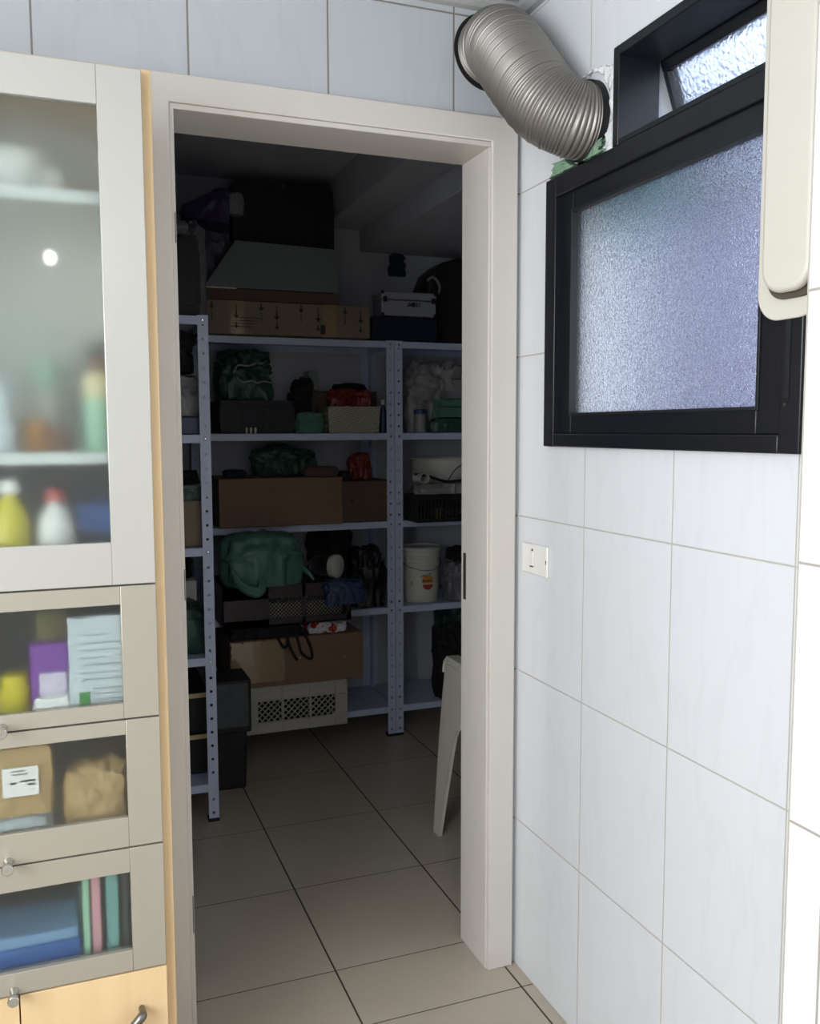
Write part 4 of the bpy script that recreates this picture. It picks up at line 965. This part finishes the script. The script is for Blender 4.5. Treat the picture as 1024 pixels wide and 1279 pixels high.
# ------------------------------------------------------------------ white plastic armchair, facing into the storeroom
ch = root('plastic_armchair', (.48, .55, 0), 'white plastic armchair just inside the doorway, half hidden by the right jamb', 'chair')
cxm = .475   # centre plane
def side(sx):
    """one side of the chair; sx=-1 is the side seen through the door"""
    def X(z, off=0): return cxm + sx*(.290-.055*z/.62 - off)
    def plate(name, pts, th=.004):
        n = len(pts); a = [(X(z), y, z) for y, z in pts]; b_ = [(X(z, th), y, z) for y, z in pts]
        mb = MB().add(a+b_, [tuple(range(n)), tuple(range(2*n-1, n-1, -1))]+[(i, i+n, (i+1) % n+n, (i+1) % n) for i in range(n)])
        return build(name, mb, 'chair_pl', ch, bevel=.0012)
    fl_ = MB()
    # front leg: broad tapering side panel with flanges front and inner edge
    fe = [(.803, 0), (.812, .15), (.822, .33), (.824, .48), (.820, .60)]          # front edge y(z)
    ie = [(.757, 0), (.736, .15), (.712, .30), (.698, .37), (.684, .398), (.655, .408)]
    pts = fe + [(.655, .60)] + [(.655, .408)] + ie[::-1][1:]
    leg = plate('leg', pts)
    mb = MB()
    for i in range(len(fe)-1):
        (ya, za), (yb, zb) = fe[i], fe[i+1]
        wa, wb_ = .022+.05*za/.6, .022+.05*zb/.6
        vs = [(X(za), ya, za), (X(za, wa), ya+.004, za), (X(zb, wb_), yb+.004, zb), (X(zb), yb, zb)]
        mb.add(vs+[(a, b_-.004, c) for a, b_, c in vs], [(0,1,2,3),(7,6,5,4),(0,4,5,1),(1,5,6,2),(2,6,7,3),(3,7,4,0)])
    build('front_flange', mb, 'chair_pl', leg)
    mb = MB()
    for i in range(len(ie)-1):
        (ya, za), (yb, zb) = ie[i], ie[i+1]
        vs = [(X(za), ya, za), (X(za, .014), ya, za), (X(zb, .014), yb, zb), (X(zb), yb, zb)]
        mb.add(vs+[(a, b_+.004, c) for a, b_, c in vs], [(0,1,2,3),(7,6,5,4),(0,4,5,1),(1,5,6,2),(2,6,7,3),(3,7,4,0)])
    build('inner_flange', mb, 'chair_pl', leg)
    # side apron under the slot, and rear leg
    plate('side_apron', [(.655, .352+.06), (.655, .45), (.40, .43), (.40, .36), (.52, .405)])
    plate('leg', [(.325, 0), (.285, 0), (.300, .36), (.31, .62), (.37, .60), (.40, .43), (.40, .36), (.365, .22)])
    # armrest: a rounded rail from front corner back to the backrest
    ap = [(.828, .585), (.826, .612), (.812, .624), (.72, .624), (.60, .622), (.45, .625), (.33, .64)]
    mb = MB(); n = len(ap)
    w0, w1 = -.006, .052
    for i in range(n-1):
        (ya, za), (yb, zb) = ap[i], ap[i+1]
        q = []
        for (y_, z_) in ((ya, za), (yb, zb)):
            q.append([(X(z_, w0), y_, z_-.006), (X(z_, w0+.006), y_, z_+.002), (X(z_, w1-.008), y_, z_+.002), (X(z_, w1), y_, z_-.006), (X(z_, w1), y_, z_-.020), (X(z_, w0), y_, z_-.020)])
        mb.add(q[0]+q[1], [(k, (k+1) % 6, 6+(k+1) % 6, 6+k) for k in range(6)])
        if i == 0: mb.f.append(tuple(range(len(mb.v)-12, len(mb.v)-6)))
        if i == n-2: mb.f.append(tuple(range(len(mb.v)-6, len(mb.v))))
    build('armrest', mb, 'chair_pl', ch, smooth=True)
for s in (-1, 1): side(s)
st = MB()
for i in range(8):
    y0_, y1_ = .33+.055*i, .33+.055*(i+1)
    z0_ = .415+.018*math.sin(i/8*PI*.9)*-1+.02*i/8; z1_ = .415+.018*math.sin((i+1)/8*PI*.9)*-1+.02*(i+1)/8
    st.add([(cxm-.225, y0_, z0_), (cxm+.225, y0_, z0_), (cxm+.225, y1_, z1_), (cxm-.225, y1_, z1_)]+[(cxm-.225, y0_, z0_-.005), (cxm+.225, y0_, z0_-.005), (cxm+.225, y1_, z1_-.005), (cxm-.225, y1_, z1_-.005)],
        [(0,1,2,3),(7,6,5,4),(0,4,5,1),(1,5,6,2),(2,6,7,3),(3,7,4,0)])
build('seat', st, 'chair_pl', ch)
bk = MB().box(cxm-.22, cxm+.22, .245, .262, .76, .84)
for i in range(9):
    x = cxm-.21+.0525*i; bk.bar((x, .325, .42), (x, .254, .78), .026, .006, up=(1, 0, 0))
build('backrest', bk, 'chair_pl', ch, bevel=.003)

# ------------------------------------------------------------------ kitchen lamp behind the camera
r_ = root('ceiling_lamp', (-1.02, -3.55, 2.25), 'small round ceiling lamp at the far end of the kitchen', 'lamp')
build('lamp_base', MB().lathe([(.001, ZC), (.05, ZC), (.05, 2.42), (.008, 2.41), (.008, 2.33), (.018, 2.325), (.018, 2.30), (.001, 2.30)], (-1.02, -3.55, 0), 32, cap=False), 'white_pl', r_, smooth=True)
t = NT('lamp_glow'); t.b.inputs['Emission Color'].default_value = (1, .98, .95, 1); t.b.inputs['Emission Strength'].default_value = 260
build('diffuser', MB().lathe([(.001, 2.299), (.012, 2.297), (.018, 2.285), (.020, 2.272), (.017, 2.26), (.008, 2.252), (.001, 2.251)], (-1.02, -3.55, 0), 32, cap=False), t.m, r_, smooth=True)

# ------------------------------------------------------------------ light
w = bpy.data.worlds.new('sky'); sc.world = w; w.use_nodes = True
bg = w.node_tree.nodes['Background']; bg.inputs[0].default_value = (.86, .92, 1, 1); bg.inputs[1].default_value = 4.0
def area(name, loc, rot, sx, sy, power, col=(1, 1, 1)):
    l = bpy.data.lights.new(name, 'AREA'); l.shape = 'RECTANGLE'; l.size = sx; l.size_y = sy; l.energy = power; l.color = col
    o = bpy.data.objects.new(name, l); COL.objects.link(o); o.location = loc; o.rotation_euler = rot; return o
# daylight entering the kitchen's big left window
area('daylight_left_window', (WX+.02, (wy0+wy1)/2, (wz0+wz1)/2), (PI/2, 0, -PI/2), wy1-wy0-.1, wz1-wz0-.1, 79, (.95, .975, 1))
# ceiling light of the kitchen


# ------------------------------------------------------------------ camera
cam = bpy.data.cameras.new('camera'); co = bpy.data.objects.new('camera', cam); COL.objects.link(co); sc.camera = co
yaw, pit, rol = .3656, .0909, -.0030
Fv = Vector((math.sin(yaw)*math.cos(pit), math.cos(yaw)*math.cos(pit), -math.sin(pit)))
Rv = Vector((math.cos(yaw), -math.sin(yaw), 0)); Uv = Rv.cross(Fv)
R2 = Rv*math.cos(rol)+Uv*math.sin(rol); U2 = Uv*math.cos(rol)-Rv*math.sin(rol)
mt = Matrix((R2, U2, -Fv)).transposed().to_4x4(); mt.translation = Vector((-.9872, -2.0377, 1.4171)); co.matrix_world = mt
cam.sensor_fit = 'VERTICAL'; cam.sensor_height = 36; cam.lens = 36*1122.97/1279; cam.clip_start = .02

sc.view_settings.view_transform = 'Standard'; sc.view_settings.look = 'None'; sc.view_settings.gamma = 1
sc.view_settings.use_curve_mapping = False; sc.view_settings.exposure = 0
sc.render.engine = 'CYCLES'
cy_ = sc.cycles; cy_.use_denoising = True; cy_.max_bounces = 14; cy_.diffuse_bounces = 6; cy_.glossy_bounces = 5; cy_.transmission_bounces = 10; cy_.transparent_max_bounces = 12
cy_.sample_clamp_indirect = 6; cy_.caustics_refractive = True
